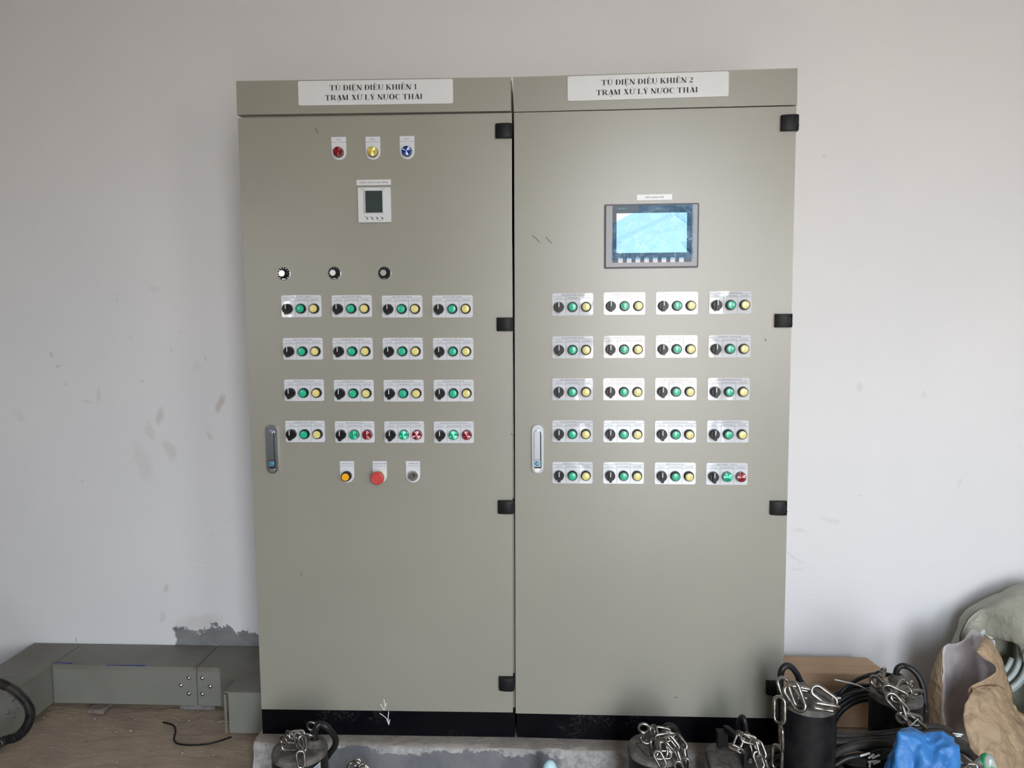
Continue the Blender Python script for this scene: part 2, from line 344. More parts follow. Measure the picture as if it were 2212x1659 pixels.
# ------------------------------------------------------------------ the room
YW = .585
XL, XR, ZC = -3.3, 3.3, 3.5
def wall_mat():
    m, nt, b = newmat('painted_plaster')
    P = nd(nt, 'TexCoord').outputs['Object']
    wob = nd(nt, 'TexNoise'); wob.inputs['Scale'].default_value = 16; wob.inputs['Detail'].default_value = 4; nt.links.new(P, wob.inputs['Vector'])
    sub = nd(nt, 'VectorMath'); sub.operation = 'MULTIPLY_ADD'; nt.links.new(wob.outputs['Color'], sub.inputs[0])
    sub.inputs[1].default_value = (.06, 0, .06); nt.links.new(P, sub.inputs[2])
    W_ = sub.outputs[0]
    col = mixc(nt, ramp(nt, noise(nt, 1.3, 3, .5, P), .3, .7), (.74, .73, .73), (.70, .70, .71))
    def stain(u, v, ru, rv, rot, c, s):
        nonlocal col
        p = atY(u, v, YW); k = .0017
        mp = nd(nt, 'Mapping'); mp.vector_type = 'TEXTURE'
        mp.inputs['Location'].default_value = (p.x+.03, 0, p.z+.03); mp.inputs['Rotation'].default_value = (0, math.radians(rot), 0)
        mp.inputs['Scale'].default_value = (ru*k, 10, rv*k)
        nt.links.new(W_, mp.inputs[0]); ln = nd(nt, 'VectorMath'); ln.operation = 'LENGTH'; nt.links.new(mp.outputs[0], ln.inputs[0])
        f = ma(nt, 'MULTIPLY', ramp(nt, ln.outputs['Value'], 1.2, .45), s*.72)
        col = mixc(nt, f, col, c)
    TAN = (.42, .33, .23); GRY = (.40, .40, .40); BRN = (.36, .25, .17)
    for a in ((480, 872, 11, 22, 20, BRN, .55), (346, 895, 9, 22, 15, BRN, .38), (365, 975, 14, 34, -25, TAN, .32), (310, 1000, 22, 52, -20, TAN, .20),
              (325, 930, 10, 26, 0, TAN, .26), (212, 850, 7, 22, 10, TAN, .30), (185, 868, 16, 6, 20, TAN, .25), (138, 828, 7, 8, 0, TAN, .28),
              (112, 764, 6, 7, 0, GRY, .5), (126, 786, 9, 2.5, -20, GRY, .55), (310, 822, 7, 5, 0, TAN, .35), (452, 940, 9, 10, 0, TAN, .32),
              (370, 758, 5, 6, 0, GRY, .22), (386, 724, 5, 7, 0, GRY, .2), (420, 793, 7, 9, 0, GRY, .18), (441, 774, 2, 9, 12, GRY, .5), (280, 725, 6, 2, 0, GRY, .5),
              (337, 625, 12, 9, 0, GRY, .17), (252, 648, 4, 12, 0, GRY, .2), (40, 900, 18, 10, 20, GRY, .2), (181, 1040, 5, 4, 0, GRY, .5), (157, 1033, 5, 3, 0, GRY, .35),
              (360, 1270, 6, 10, 30, BRN, .4), (350, 1330, 10, 16, 0, TAN, .3), (430, 1345, 60, 20, 0, TAN, .33), (460, 1150, 6, 6, 0, TAN, .15), (163, 1378, 1.5, 7, 0, (.05, .05, .05), .8),
              (1856, 833, 9, 13, -30, TAN, .3), (1995, 852, 4, 12, -25, TAN, .2), (1790, 1125, 26, 7, 5, GRY, .22), (1730, 1150, 14, 8, 10, GRY, .22), (1715, 1205, 26, 4, 20, GRY, .25),
              (1725, 1225, 18, 5, 0, GRY, .22), (1862, 1070, 10, 2, 0, GRY, .35), (2068, 1046, 2, 12, 10, GRY, .3), (1787, 335, 3, 3, 0, GRY, .4)): stain(*a)
    # bare cement render where the paint stops, low on the left
    sp = nd(nt, 'SeparateXYZ'); nt.links.new(P, sp.inputs[0])
    n1 = noise(nt, 9, 6, .75, P); zz = ma(nt, 'ADD', sp.outputs['Z'], ma(nt, 'MULTIPLY', n1, -.22))
    pz = atY(460, 1365, YW); xl = atY(378, 1380, YW)
    inz = ramp(nt, zz, pz.z-.105+.004, pz.z-.105-.004)
    xx = ma(nt, 'ADD', sp.outputs['X'], ma(nt, 'MULTIPLY', noise(nt, 24, 3, .6, P), -.06))
    inx = ramp(nt, xx, xl.x-.034, xl.x-.026)
    inr = ramp(nt, sp.outputs['X'], .2, .15)
    cem = ma(nt, 'MULTIPLY', ma(nt, 'MULTIPLY', inz, inx), inr)
    col = mixc(nt, cem, col, mixc(nt, ramp(nt, noise(nt, 12, 4, .6, P), .3, .7), (.17, .175, .18), (.24, .24, .24)))
    nt.links.new(col, b.inputs['Base Color']); b.inputs['Roughness'].default_value = .62; b.inputs['Specular IOR Level'].default_value = .3
    mp2 = nd(nt, 'Mapping'); mp2.inputs['Rotation'].default_value = (0, .5, 0); mp2.inputs['Scale'].default_value = (12, 12, 60); nt.links.new(P, mp2.inputs[0])
    p1 = bump(nt, b, noise(nt, 1, 3, .6, mp2.outputs[0]), .22, .003)
    bump(nt, b, noise(nt, 150, 3, .6, P), .22, .001, p1)
    return m
def floor_mat():
    m, nt, b = newmat('dusty_concrete_floor')
    P = nd(nt, 'TexCoord').outputs['Object']
    c = mixc(nt, ramp(nt, noise(nt, 3, 5, .6, P), .3, .7), (.44, .33, .235), (.30, .235, .175))
    c = mixc(nt, ramp(nt, noise(nt, 60, 4, .7, P), .62, .75), c, (.36, .33, .30))
    c = mixc(nt, ramp(nt, noise(nt, 40, 4, .7, P), .66, .8), c, (.10, .09, .08))
    nt.links.new(c, b.inputs['Base Color']); b.inputs['Roughness'].default_value = .8
    mp = nd(nt, 'Mapping'); mp.inputs['Scale'].default_value = (1, 1.9, 1); mp.inputs['Rotation'].default_value = (0, 0, .35); nt.links.new(P, mp.inputs[0])
    p = bump(nt, b, noise(nt, 11, 5, .62, mp.outputs[0], .25), .65, .012); bump(nt, b, noise(nt, 70, 4, .7, P), .5, .003, p)
    return m
PLAIN = mat('plain_plaster', (.52, .50, .47), .7, var=.05)
PLAINR = mat('beige_plaster', (.36, .34, .31), .7, var=.05)
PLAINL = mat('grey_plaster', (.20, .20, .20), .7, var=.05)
CEILM = mat('ceiling_paint', (.72, .66, .60), .8, var=.04)
def planks(name, x0, x1, y0, y1, z0, z1, m):
    bm = bmesh.new(); box(bm, x0, x1, y0, y1, z0, z1); return struct(obj(name, bm, m))
planks('wall_back', XL-.2, XR+.2, YW, YW+.2, -.2, ZC+.2, wall_mat())
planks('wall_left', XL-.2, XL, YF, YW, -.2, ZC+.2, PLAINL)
planks('wall_right', XR, XR+.2, YF, YW, -.2, ZC+.2, PLAINR)
planks('ceiling', XL, XR, YF, YW, ZC, ZC+.2, CEILM)
# the floor, gently uneven
bm = bmesh.new(); nx, ny = 90, 60; g = []
from mathutils import noise as mn
for j in range(ny+1):
    r_ = []
    for i in range(nx+1):
        x = XL+(XR-XL)*i/nx; y = YF+(YW-YF)*j/ny
        r_.append(bm.verts.new((x, y, -.004+.004*mn.noise(Vector((x*2.2, y*2.2, 0))))))
    g.append(r_)
for j in range(ny):
    for i in range(nx): bm.faces.new((g[j][i], g[j][i+1], g[j+1][i+1], g[j+1][i]))
box(bm, XL, XR, YF-.2, YW, -.25, -.02)
struct(obj('floor', bm, floor_mat(), smooth=True, sharp=40))
# front wall behind the camera with its openings
bm = bmesh.new(); xs = sorted({XL-.2, XR+.2, *[a for v in OPEN.values() for a in v[:2]]}); zs = sorted({-.2, ZC+.2, *[a for v in OPEN.values() for a in v[2:]]})
for i in range(len(xs)-1):
    for j in range(len(zs)-1):
        mx, mz = (xs[i]+xs[i+1])/2, (zs[j]+zs[j+1])/2
        if not any(v[0] < mx < v[1] and v[2] < mz < v[3] for v in OPEN.values()): box(bm, xs[i], xs[i+1], YF-.2, YF, zs[j], zs[j+1])
bmesh.ops.remove_doubles(bm, verts=bm.verts, dist=1e-5)
struct(obj('wall_front', bm, PLAIN))
ALU = mat('grey_aluminium_frame', (.35, .35, .36), .4, .6)
def frame(name, x0, x1, z0, z1, mull):
    bm = bmesh.new(); t = .045
    for a in ((x0, x0+t, z0, z1), (x1-t, x1, z0, z1), (x0, x1, z1-t, z1)) + (((x0, x1, z0, z0+t),) if z0 > .1 else ()): box(bm, a[0], a[1], YF-.12, YF-.06, a[2], a[3])
    if mull: box(bm, (x0+x1)/2-.02, (x0+x1)/2+.02, YF-.12, YF-.06, z0, z1)
    struct(obj(name, bm, ALU))
frame('window_1', *OPEN['win'], True); frame('window_added', *OPEN['win_added'], True); frame('door_1', *OPEN['door'], False)  # the right-hand window is an addition for its light
# ground outside the doorway
planks('floor_outside', -6, 6, YF-8, YF-.2, -.25, -.03, mat('pale_yard_concrete', (.5, .46, .42), .9, var=.1))

# ------------------------------------------------------------------ concrete plinth under the cabinets
ZP = .135
def pad():
    m, nt, b = newmat('rough_cast_concrete')
    P = nd(nt, 'TexCoord').outputs['Object']; sp = nd(nt, 'SeparateXYZ'); nt.links.new(P, sp.inputs[0])
    old = mixc(nt, ramp(nt, noise(nt, 45, 5, .7, P), .35, .7), (.40, .385, .37), (.24, .23, .22))
    old = mixc(nt, ramp(nt, noise(nt, 130, 3, .7, P), .66, .72), old, (.08, .075, .07))
    dust = mixc(nt, ramp(nt, noise(nt, 25, 5, .6, P), .3, .7), (.36, .31, .265), (.27, .24, .21))
    newc = mixc(nt, ramp(nt, noise(nt, 14, 4, .6, P), .3, .7), (.125, .13, .14), (.17, .17, .175))
    edge = ma(nt, 'ADD', sp.outputs['Z'], ma(nt, 'MULTIPLY', noise(nt, 11, 7, .7, P), -.11))
    low = ma(nt, 'MULTIPLY', ramp(nt, edge, ZP-.071, ZP-.075), ramp(nt, ma(nt, 'ADD', sp.outputs['X'], ma(nt, 'MULTIPLY', noise(nt, 12, 4, .6, P), .1)), .21, .16))
    low = ma(nt, 'MULTIPLY', low, ramp(nt, sp.outputs['X'], -.74, -.72))
    top = ramp(nt, ma(nt, 'ADD', sp.outputs['Z'], ma(nt, 'MULTIPLY', noise(nt, 30, 4, .6, P), -.012)), ZP-.016, ZP-.010)
    c = mixc(nt, top, mixc(nt, low, old, newc), dust)
    nt.links.new(c, b.inputs['Base Color']); b.inputs['Roughness'].default_value = .85
    p = bump(nt, b, noise(nt, 60, 5, .7, P), .8, .006); bump(nt, b, noise(nt, 300, 2, .6, P), .4, .001, p)
    bm = bmesh.new(); xs = [-.818+i*.02 for i in range(84)]; rows = []
    prof = [(-.03, 0), (-.028, .03), (-.026, .06), (-.024, .09), (-.022, .118), (-.015, .131), (0, ZP), (.05, ZP), (.57, ZP)]
    for x in xs:
        r_ = []
        for k, (y, z) in enumerate(prof):
            f = 1 if 0 < k < 7 else 0
            r_.append(bm.verts.new((x+(.006*mn.noise(Vector((z*30, y*9, x))) if x in (xs[0], xs[-1]) else 0), y+f*.006*mn.noise(Vector((x*14, z*22, 3))), z+(.003*mn.noise(Vector((x*11, y*40, 9))) if k == 5 else 0))))
        rows.append(r_)
    for a, b_ in zip(rows, rows[1:]):
        for k in range(len(prof)-1): bm.faces.new((a[k], b_[k], b_[k+1], a[k+1]))
    for r_ in (rows[0], rows[-1]):
        bt = bm.verts.new((r_[0].co.x, .57, 0)); bm.faces.new(r_+[bt])
    bmesh.ops.recalc_face_normals(bm, faces=bm.faces)
    tag(obj('concrete_plinth', bm, m, smooth=True, sharp=45), 'long low rough concrete plinth under both grey electrical cabinets', 'plinth')
pad()

# ------------------------------------------------------------------ cabinets
class Cab:
    def __init__(s, ox, oy, rz, w, label):
        s.t = thing('electrical_cabinet', label, 'electrical cabinet', (ox, oy, ZP), 'pair of grey control cabinets', rz)
        s.M = Matrix.Translation((ox, oy, ZP)) @ Matrix.Rotation(rz, 4, 'Z'); s.I = s.M.inverted(); s.w = w
    def at(s, u, v, y=0.):
        o = s.I @ EYE; d = (s.I.to_3x3() @ ray(u, v)); p = o + d*((y-o.y)/d.y); return p.x, p.z
def part(parent, name, bm, mats, loc=(0, 0, 0), **k):
    o = obj(name, bm, mats, parent, **k); o.location = loc; return o
def dup(o, parent, loc=None):
    c = o.copy(); C.objects.link(c); c.parent = parent
    if loc is not None: c.location = loc
    for ch in o.children: dup(ch, c)
    return c

# control element meshes (origin on the door skin, +x right, -y out)
def selector():
    bm = bmesh.new()
    lathe(bm, [(.0, -.002), (.0148, -.001), (.0150, -.004), (.0144, -.016), (.0130, -.0190), (.0, -.0190)], n=28)
    # raised thumb bar that overhangs the knob at its foot
    prof = [(-.0036, -.0164), (.0036, -.0164), (.0050, -.010), (.0046, .0125), (.0026, .0140), (-.0026, .0140), (-.0046, .0125), (-.0050, -.010)]
    b2 = bmesh.new(); prism(b2, prof, -.0265, -.010); bevel(b2, .0012, 2, 40)
    me = bpy.data.meshes.new('t'); b2.to_mesh(me); b2.free(); bm.from_mesh(me); bpy.data.meshes.remove(me)
    for k in (-1, 1):
        b3 = bmesh.new(); prism(b3, [(k*.0095-.0015, -.0075), (k*.0095+.0015, -.0075), (k*.0095+.0015, .0075), (k*.0095-.0015, .0075)], -.0202, -.018); bevel(b3, .0008, 1)
        me = bpy.data.meshes.new('t'); b3.to_mesh(me); b3.free(); bm.from_mesh(me); bpy.data.meshes.remove(me)
    for f in bm.faces: f.material_index = 0
    for f in prism(bm, [(-.0010, 0), (.0010, 0), (.0010, .0135), (-.0010, .0135)], -.0269, -.026, 1): pass
    return bm
def pushbutton():
    bm = bmesh.new()
    lathe(bm, [(.0148, 0), (.0150, -.004), (.0142, -.012), (.0128, -.0145), (.0118, -.0145), (.0115, -.010)], n=32, mi=0)
    lathe(bm, [(.0113, -.009), (.0113, -.0160), (.0108, -.0165), (.0100, -.0165), (.0098, -.0155)], n=32, mi=1)
    lathe(bm, [(.0097, -.012), (.0097, -.0172), (.0092, -.0180), (.0060, -.0186), (0, -.0188)], n=32, mi=1)
    return bm
def indicator():
    bm = bmesh.new(); n = 24
    lathe(bm, [(.0150, 0), (.0152, -.005), (.0145, -.008)], n=n, mi=0)
    lathe(bm, [(.0143, -.006), (.0143, -.0125), (.0136, -.0150), (.0124, -.0160)], n=n*2, mi=1)
    # radial facets
    c = bm.verts.new((0, -.0168, 0)); ring = [bm.verts.new((.0124*math.cos(2*PI*i/n), -.0160+(.0007 if i % 2 else 0), .0124*math.sin(2*PI*i/n))) for i in range(n)]
    for i in range(n):
        f = bm.faces.new((c, ring[(i+1) % n], ring[i])); f.material_index = 1; f.normal_update()
        if f.normal.y > 0: f.normal_flip()
    return bm
PROTO = {}
def proto(key, name, bmf, mats, sharp=35):
    if key not in PROTO:
        bm = bmf(); me = bpy.data.meshes.new(name); bm.normal_update(); bm.to_mesh(me); bm.free()
        for m in mats: me.materials.append(m)
        for p in me.polygons: p.use_smooth = True
        me.set_sharp_from_angle(angle=math.radians(sharp)); PROTO[key] = (name, me)
    return PROTO[key]
def place(key, parent, x, z, y=0., label=None):
    name, me = PROTO[key]; o = bpy.data.objects.new(name, me); C.objects.link(o); o.parent = parent; o.location = (x, y, z)
    if label: o['label'] = label
    return o
proto('sel', 'selector_switch', selector, [BLK, WHT])
proto('grn', 'push_button', pushbutton, [BLK, GRN]); proto('yel', 'push_button', pushbutton, [BLK, YEL])
proto('lg', 'indicator_lamp', indicator, [BLK, LGRN], 12); proto('lr', 'indicator_lamp', indicator, [BLK, LRED], 12)
proto('ly', 'indicator_lamp', indicator, [BLK, LYEL], 12); proto('lb', 'indicator_lamp', indicator, [BLK, LBLU], 12)
SHADE = {'grn': 'green push button', 'yel': 'yellow push button', 'lg': 'green indicator lamp', 'lr': 'red indicator lamp', 'ly': 'yellow indicator lamp', 'lb': 'blue indicator lamp'}
def plate_bm():
    bm = bmesh.new(); prism(bm, rrect(PLW, PLH, .0055), -.0022, 0); return bm
PLW, PLH = .1195, .0648
def station(cab, u, v, title, a='grn', b='yel'):
    x, z = cab.at(u, v, -.001); W2, H2 = PLW/2, PLH/2
    p = part(cab.t, 'control_plate', plate_bm(), PLATE, (x, 0, z))
    bm = bmesh.new(); zt = H2-.12*PLH; zb = H2-.262*PLH; y = -.0026
    line(bm, -W2+.001, zt, W2-.001, zt, .0007, y, 1); line(bm, -W2+.001, zb, W2-.001, zb, .0007, y, 1)
    for fx in (.337, .665): line(bm, -W2+fx*PLW, zt, -W2+fx*PLW, -H2+.001, .0007, y, 1)
    w = min(len(title)*.00265, .088)
    text(bm, title, 0, H2-.094*PLH, .0033, y, w)
    for s, fx, w in (('M-O-A', .168, .0155), ('START/RUNNING', .5, .0335), ('STOP/TRIP', .832, .0235)): text(bm, s, -W2+fx*PLW, H2-.228*PLH, .0031, y, w)
    part(p, 'lettering', bm, [INK, LINE])
    zc = H2-.615*PLH
    place('sel', p, -W2+.168*PLW, zc, -.002)
    place(a, p, -W2+.5*PLW, zc, -.002, SHADE[a]); place(b, p, -W2+.83*PLW, zc, -.002, SHADE[b])
def ushape(w, h, r=None, n=14):
    """tag with square top corners and a half-round foot; origin at its middle"""
    P = [(w/2, h/2), (-w/2, h/2)]
    for i in range(n+1):
        a = PI+PI*i/n; P.append((w/2*math.cos(a), -h/2+w/2+w/2*math.sin(a)))
    return P
def small_tag(cab, u, v, title, key=None, tw=.018, dz=0, name='lamp_plate'):
    x, z = cab.at(u, v, -.001); w, h = .0425, .0655
    p = part(cab.t, name, (lambda b: (prism(b, ushape(w, h), -.0022, 0), b)[1])(bmesh.new()), PLATE, (x, 0, z))
    bm = bmesh.new(); line(bm, -w/2, h/2-.225*h, w/2, h/2-.225*h, .0007, -.0026, 1); text(bm, title, 0, h/2-.145*h, .0038, -.0026, tw)
    part(p, 'lettering', bm, [INK, LINE])
    if key: place(key, p, 0, -h/2+w/2, -.002, SHADE.get(key))
    return p
def handle(cab, u, v0, v1):
    x, za = cab.at(u, v0); _, zb = cab.at(u, v1); h = za-zb; w = .0345
    bm = bmesh.new(); prism(bm, rrect(w, h, w/2-.0002, 8), -.010, 0); bevel(bm, .004, 3, 50)
    p = part(cab.t, 'swing_handle', bm, CHROME, (x, 0, (za+zb)/2), smooth=True, sharp=50); p['label'] = 'satin chrome swing handle with a blue lock'
    bm = bmesh.new(); prism(bm, rrect(.0215, h*.805, .0105, 6, 0, -.012*h-.001), -.0106, -.009); part(p, 'handle_recess', bm, BLK)
    bm = bmesh.new(); n = 8; P = [(.0085, -.125*h-.012), (.0085, .33*h)]
    for i in range(1, n): a = PI*i/n; P.append((.0085*math.cos(a), .33*h+.0085*math.sin(a)))
    P += [(-.0085, .33*h), (-.0085, -.125*h-.012)]
    prism(bm, [(a-.0012, b) for a, b in P], -.018, -.008); bevel(bm, .004, 3, 50); part(p, 'lever', bm, CHROME, smooth=True, sharp=50)
    bm = bmesh.new(); prism(bm, rrect(.018, .020, .001, 2, -.001, -.325*h+.005), -.0125, -.008); bevel(bm, .001, 1); part(p, 'lock_housing', bm, CHROME)
    bm = bmesh.new(); lathe(bm, [(.0074, -.010), (.0074, -.0142), (.0068, -.0146), (0, -.0146)], -.001, -.325*h+.005, 24, 0)
    line(bm, -.0045, -.325*h+.004, .0025, -.325*h+.004, .0016, -.0149, 1); part(p, 'lock_barrel', bm, [CYAN, SILVER], smooth=True, sharp=40)
    bm = bmesh.new(); P = [(-.0085, -.39*h), (-.0085, -.41*h)]+[(.0085*math.cos(a), -.41*h+.009*math.sin(a)) for a in [PI+PI*i/8 for i in range(1, 8)]]+[(.0085, -.41*h), (.0085, -.39*h)]
    prism(bm, [(a-.001, b) for a, b in P], -.0125, -.008); bevel(bm, .001, 1); part(p, 'release_button', bm, SILVER)
def hinge(cab, u0, v0, u1, v1):
    xa, za = cab.at(u0, v0, -.012); xb, zb = cab.at(u1, v1, -.012); w = xb-xa; h = za-zb
    bm = bmesh.new()
    P = [(-w/2, 0), (-w/2, -.012), (-w/6, -.0175), (w/4, -.0185), (w/2-.003, -.015), (w/2, -.008), (w/2, .02), (w/2-.008, .02), (w/2-.008, 0)]
    a = [bm.verts.new((p[0], p[1], -h/2)) for p in P]; b = [bm.verts.new((p[0], p[1], h/2)) for p in P]
    bm.faces.new(a); bm.faces.new(b[::-1])
    for i in range(len(P)): bm.faces.new((a[i], b[i], b[(i+1) % len(P)], a[(i+1) % len(P)]))
    bmesh.ops.recalc_face_normals(bm, faces=bm.faces); bevel(bm, .0012, 2, 35)
    box(bm, w*.26, w*.34, -.0192, -.017, -h*.20, h*.24); box(bm, w*.34, w/2-.001, -.0172, -.012, -h*.24, -h*.20)
    return part(cab.t, 'hinge', bm, BLKM, ((xa+xb)/2, 0, (za+zb)/2), smooth=True, sharp=30)
def slab(pts, y0, y1, b=.003):
    bm = bmesh.new(); prism(bm, pts, y0, y1); bevel(bm, b, 3, 40); return bm
def plinth_mat():
    m, nt, b = newmat('black_enamel_scuffed')
    P = nd(nt, 'TexCoord').outputs['Object']
    f = ma(nt, 'MULTIPLY', ramp(nt, noise(nt, 9, 4, .6, P), .50, .66), ramp(nt, noise(nt, 70, 5, .75, P, 2.), .50, .72))
    f = ma(nt, 'ADD', f, ma(nt, 'MULTIPLY', ramp(nt, noise(nt, 160, 3, .7, P), .70, .76), .6), True)
    nt.links.new(mixc(nt, ma(nt, 'MULTIPLY', f, .30), (.003, .003, .005), (.26, .25, .24)), b.inputs['Base Color']); b.inputs['Specular IOR Level'].default_value = .12
    nt.links.new(ramp(nt, f, 0., .6, .28, .75), b.inputs['Roughness']); return m
PLIN = plinth_mat()
PAPER = mat('white_sign_vinyl', (.63, .64, .64), .3, var=.02)
def sign(cab, cs, l1, l2, f1, f2):
    """cs = pixel corners TL, TR, BR, BL"""
    q = [cab.at(*c, -.002) for c in cs]; x0 = (q[0][0]+q[3][0])/2; x1 = (q[1][0]+q[2][0])/2
    z1 = (q[0][1]+q[1][1])/2; z0 = (q[2][1]+q[3][1])/2; w, h = x1-x0, z1-z0
    p = part(cab.t, 'sign_plate', (lambda b: (prism(b, rrect(w, h, .005), -.003, 0), b)[1])(bmesh.new()), PAPER, ((x0+x1)/2, 0, (z0+z1)/2))
    p.rotation_euler = (0, -math.atan2(q[1][1]-q[0][1]+q[2][1]-q[3][1], 2*w), 0)
    bm = bmesh.new(); y = -.0034
    serif(bm, l1, -w/2+f1[0]*w, -w/2+f1[1]*w, h/2-.405*h, .215*h, y); serif(bm, l2, -w/2+f2[0]*w, -w/2+f2[1]*w, h/2-.805*h, .215*h, y)
    part(p, 'lettering', bm, INK)
def build_cabinet(cab, hdr, door, gapx, D=.545):
    """hdr, door: pixel corners TL TR BR BL"""
    H = [cab.at(*c) for c in hdr]; Q = [cab.at(*c) for c in door]; zt = (H[0][1]+H[1][1])/2; zb = (Q[2][1]+Q[3][1])/2
    part(cab.t, 'header_panel', slab([H[3], H[2], H[1], H[0]], 0, .03, .004), PAINT, smooth=True, sharp=40)
    part(cab.t, 'door', slab([Q[3], Q[2], Q[1], Q[0]], 0, .022, .003), PAINT, smooth=True, sharp=40)
    x0, x1 = gapx
    bm = bmesh.new(); box(bm, x0, x1, .0225, D, zb+.004, zt-.004); bevel(bm, .003, 2); part(cab.t, 'carcass', bm, PAINT)
    bm = bmesh.new(); box(bm, x0-.001, x1+.001, .030, D+.002, zt-.03, zt-.002); bevel(bm, .002, 1); part(cab.t, 'top_panel', bm, PAINT)
    px0 = .046 if x0 < .02 else x0
    return zb, zt
GAS = mat('black_door_gasket', (.01, .01, .01), .8)
L = Cab(-.799, 0., .015, .795, 'grey control cabinet with three dial knobs, red emergency button and sign ending 1')
R = Cab(.0015, .012, -.015, .800, 'grey control cabinet with touch screen on its door and sign ending 2')
zb, zt = build_cabinet(L, ((510, 175), (1103, 166.5), (1103.5, 239.5), (512, 248)), ((513.5, 256), (1105.5, 244), (1108, 1539), (565, 1532)), (.006, .797))
build_cabinet(R, ((1108, 166.5), (1723, 147), (1722, 226.5), (1110, 241.5)), ((1110.5, 243.5), (1720.5, 229.5), (1690, 1552), (1114, 1541)), (.003, .7965))
for cab, a, b in ((L, 567.5, 1112.2), (R, 1117, 1688)):
    xa, _ = cab.at(a, 1570, .03); xb, _ = cab.at(b, 1570, .03)
    bm = bmesh.new(); box(bm, xa, xb, .028, .53, 0, zb+.002); bevel(bm, .002, 1); part(cab.t, 'plinth', bm, PLIN)['label'] = 'scuffed black plinth'
    for u, v in (((563, 173),) if cab is L else ((1119, 163),)):
        x, z = cab.at(u, v, .08); bm = bmesh.new(); lathe(bm, [(.009, zt-.004), (.009, zt+.004), (.006, zt+.010), (0, zt+.011)], x, .08, 16, axis='z'); part(cab.t, 'roof_bolt', bm, STEEL, smooth=True, sharp=40)
for a in ((1070, 266.5, 1106.5, 297), (1073, 686, 1109, 715), (1075.5, 1082, 1111, 1110), (1077.5, 1464, 1111.5, 1492.5)): hinge(L, *a)
for a in ((1688.5, 248, 1726.5, 281), (1675.5, 678, 1712.5, 707), (1665, 1083, 1701, 1113), (1656.5, 1473, 1692, 1502.5)): hinge(R, *a)
handle(L, 587.5, 917.2, 1021.8); handle(R, 1161.5, 917, 1021.3)
sign(L, ((643.2, 175.3), (978.6, 170.5), (978.6, 223.5), (645.5, 228.3)), 'TỦ ĐIỆN ĐIỀU KHIỂN 1', 'TRẠM XỬ LÝ NƯỚC THẢI', (.205, .772), (.174, .806))
sign(R, ((1225.7, 165.3), (1574.8, 154), (1573.5, 208), (1226.2, 218.6)), 'TỦ ĐIỆN ĐIỀU KHIỂN 2', 'TRẠM XỬ LÝ NƯỚC THẢI', (.212, .782), (.18, .813))
LT = [[('MÁY THỔI KHÍ 1 (AB-01)', 651.3, 661.4), ('MÁY THỔI KHÍ 2 (AB-02)', 760, 661.4), ('MÁY THỔI KHÍ 3 (AB-03)', 868.7, 662), ('BƠM THU GOM 1 (WP-01)', 977.7, 661.8)],
      [('BƠM THU GOM 2 (WP-02)', 654.5, 753.4), ('BƠM BỂ ĐIỀU HÒA 1 (DH-01)', 762.1, 753.3), ('BƠM BỂ ĐIỀU HÒA 2 (DH-02)', 870.2, 753.2), ('BƠM NƯỚC THẢI 1 (P-01)', 979.1, 753.5)],
      [('BƠM NƯỚC THẢI 2 (P-02)', 657.2, 842.9), ('BƠM ĐỊNH LƯỢNG 1 (DP-01)', 764.5, 843.8), ('BƠM ĐỊNH LƯỢNG 2 (DP-02)', 872.1, 843.9), ('BƠM ĐỊNH LƯỢNG 3 (DP-03)', 980.2, 843.7)],
      [('BƠM ĐỊNH LƯỢNG 4 (DP-04)', 659.3, 931.9), ('VAN CẤP NƯỚC (AP-02)', 766.4, 932.9), ('VAN CẤP NƯỚC HỆ THỐNG KHỬ MÙI (AP-03)', 873.4, 933.2), ('VAN XẢ BỒN NƯỚC KHỬ MÙI (AP-04)', 980.5, 933.5)]]
for j, r_ in enumerate(LT):
    for i, (s, u, v) in enumerate(r_):
        station(L, u, v, s, *(('lg', 'lr') if j == 3 and i else ('grn', 'yel')))
RT = [[('BƠM KHUẤY TRỘN %d (KT-0%d)' % (k, k)) for k in (1, 2, 3, 4)], [('BƠM KHUẤY TRỘN %d (KT-0%d)' % (k, k)) for k in (5, 6, 7, 8)],
      [('BƠM TUẦN HOÀN BÙN %d (TH-0%d)' % (k, k)) for k in (1, 2, 3, 4)], [('BƠM TUẦN HOÀN BÙN %d (TH-0%d)' % (k, k)) for k in (5, 6, 7, 8)],
      ['ĐỘNG CƠ KHUẤY (CK-01)', 'QUẠT HÚT MÙI (CI-01)', 'BƠM DUNG DỊCH (P-03)', 'BƠM AIRLIFT 1 (AP-01)']]
RP = [[(1236.8, 657.6), (1348.9, 655.7), (1462.1, 654.9), (1577.5, 653.3)], [(1237, 750.2), (1348, 749.2), (1461.3, 748.5), (1575.8, 747.8)],
      [(1236.7, 840.7), (1347.4, 840.7), (1459.9, 840.3), (1574, 840.3)], [(1236.6, 931.4), (1347.3, 931.9), (1458.9, 932.3), (1572, 932)],
      [(1236.7, 1021), (1346.9, 1021.5), (1458.3, 1022.5), (1570, 1023.5)]]
for j in range(5):
    for i in range(4): station(R, *RP[j][i], RT[j][i], *(('lg', 'lr') if (j, i) == (4, 3) else ('grn', 'yel')))
small_tag(L, 732.2, 321, 'PHA R', 'lr', .0135); small_tag(L, 806, 320.4, 'PHA S', 'ly', .0135); small_tag(L, 879.7, 319.2, 'PHA T', 'lb', .0135)
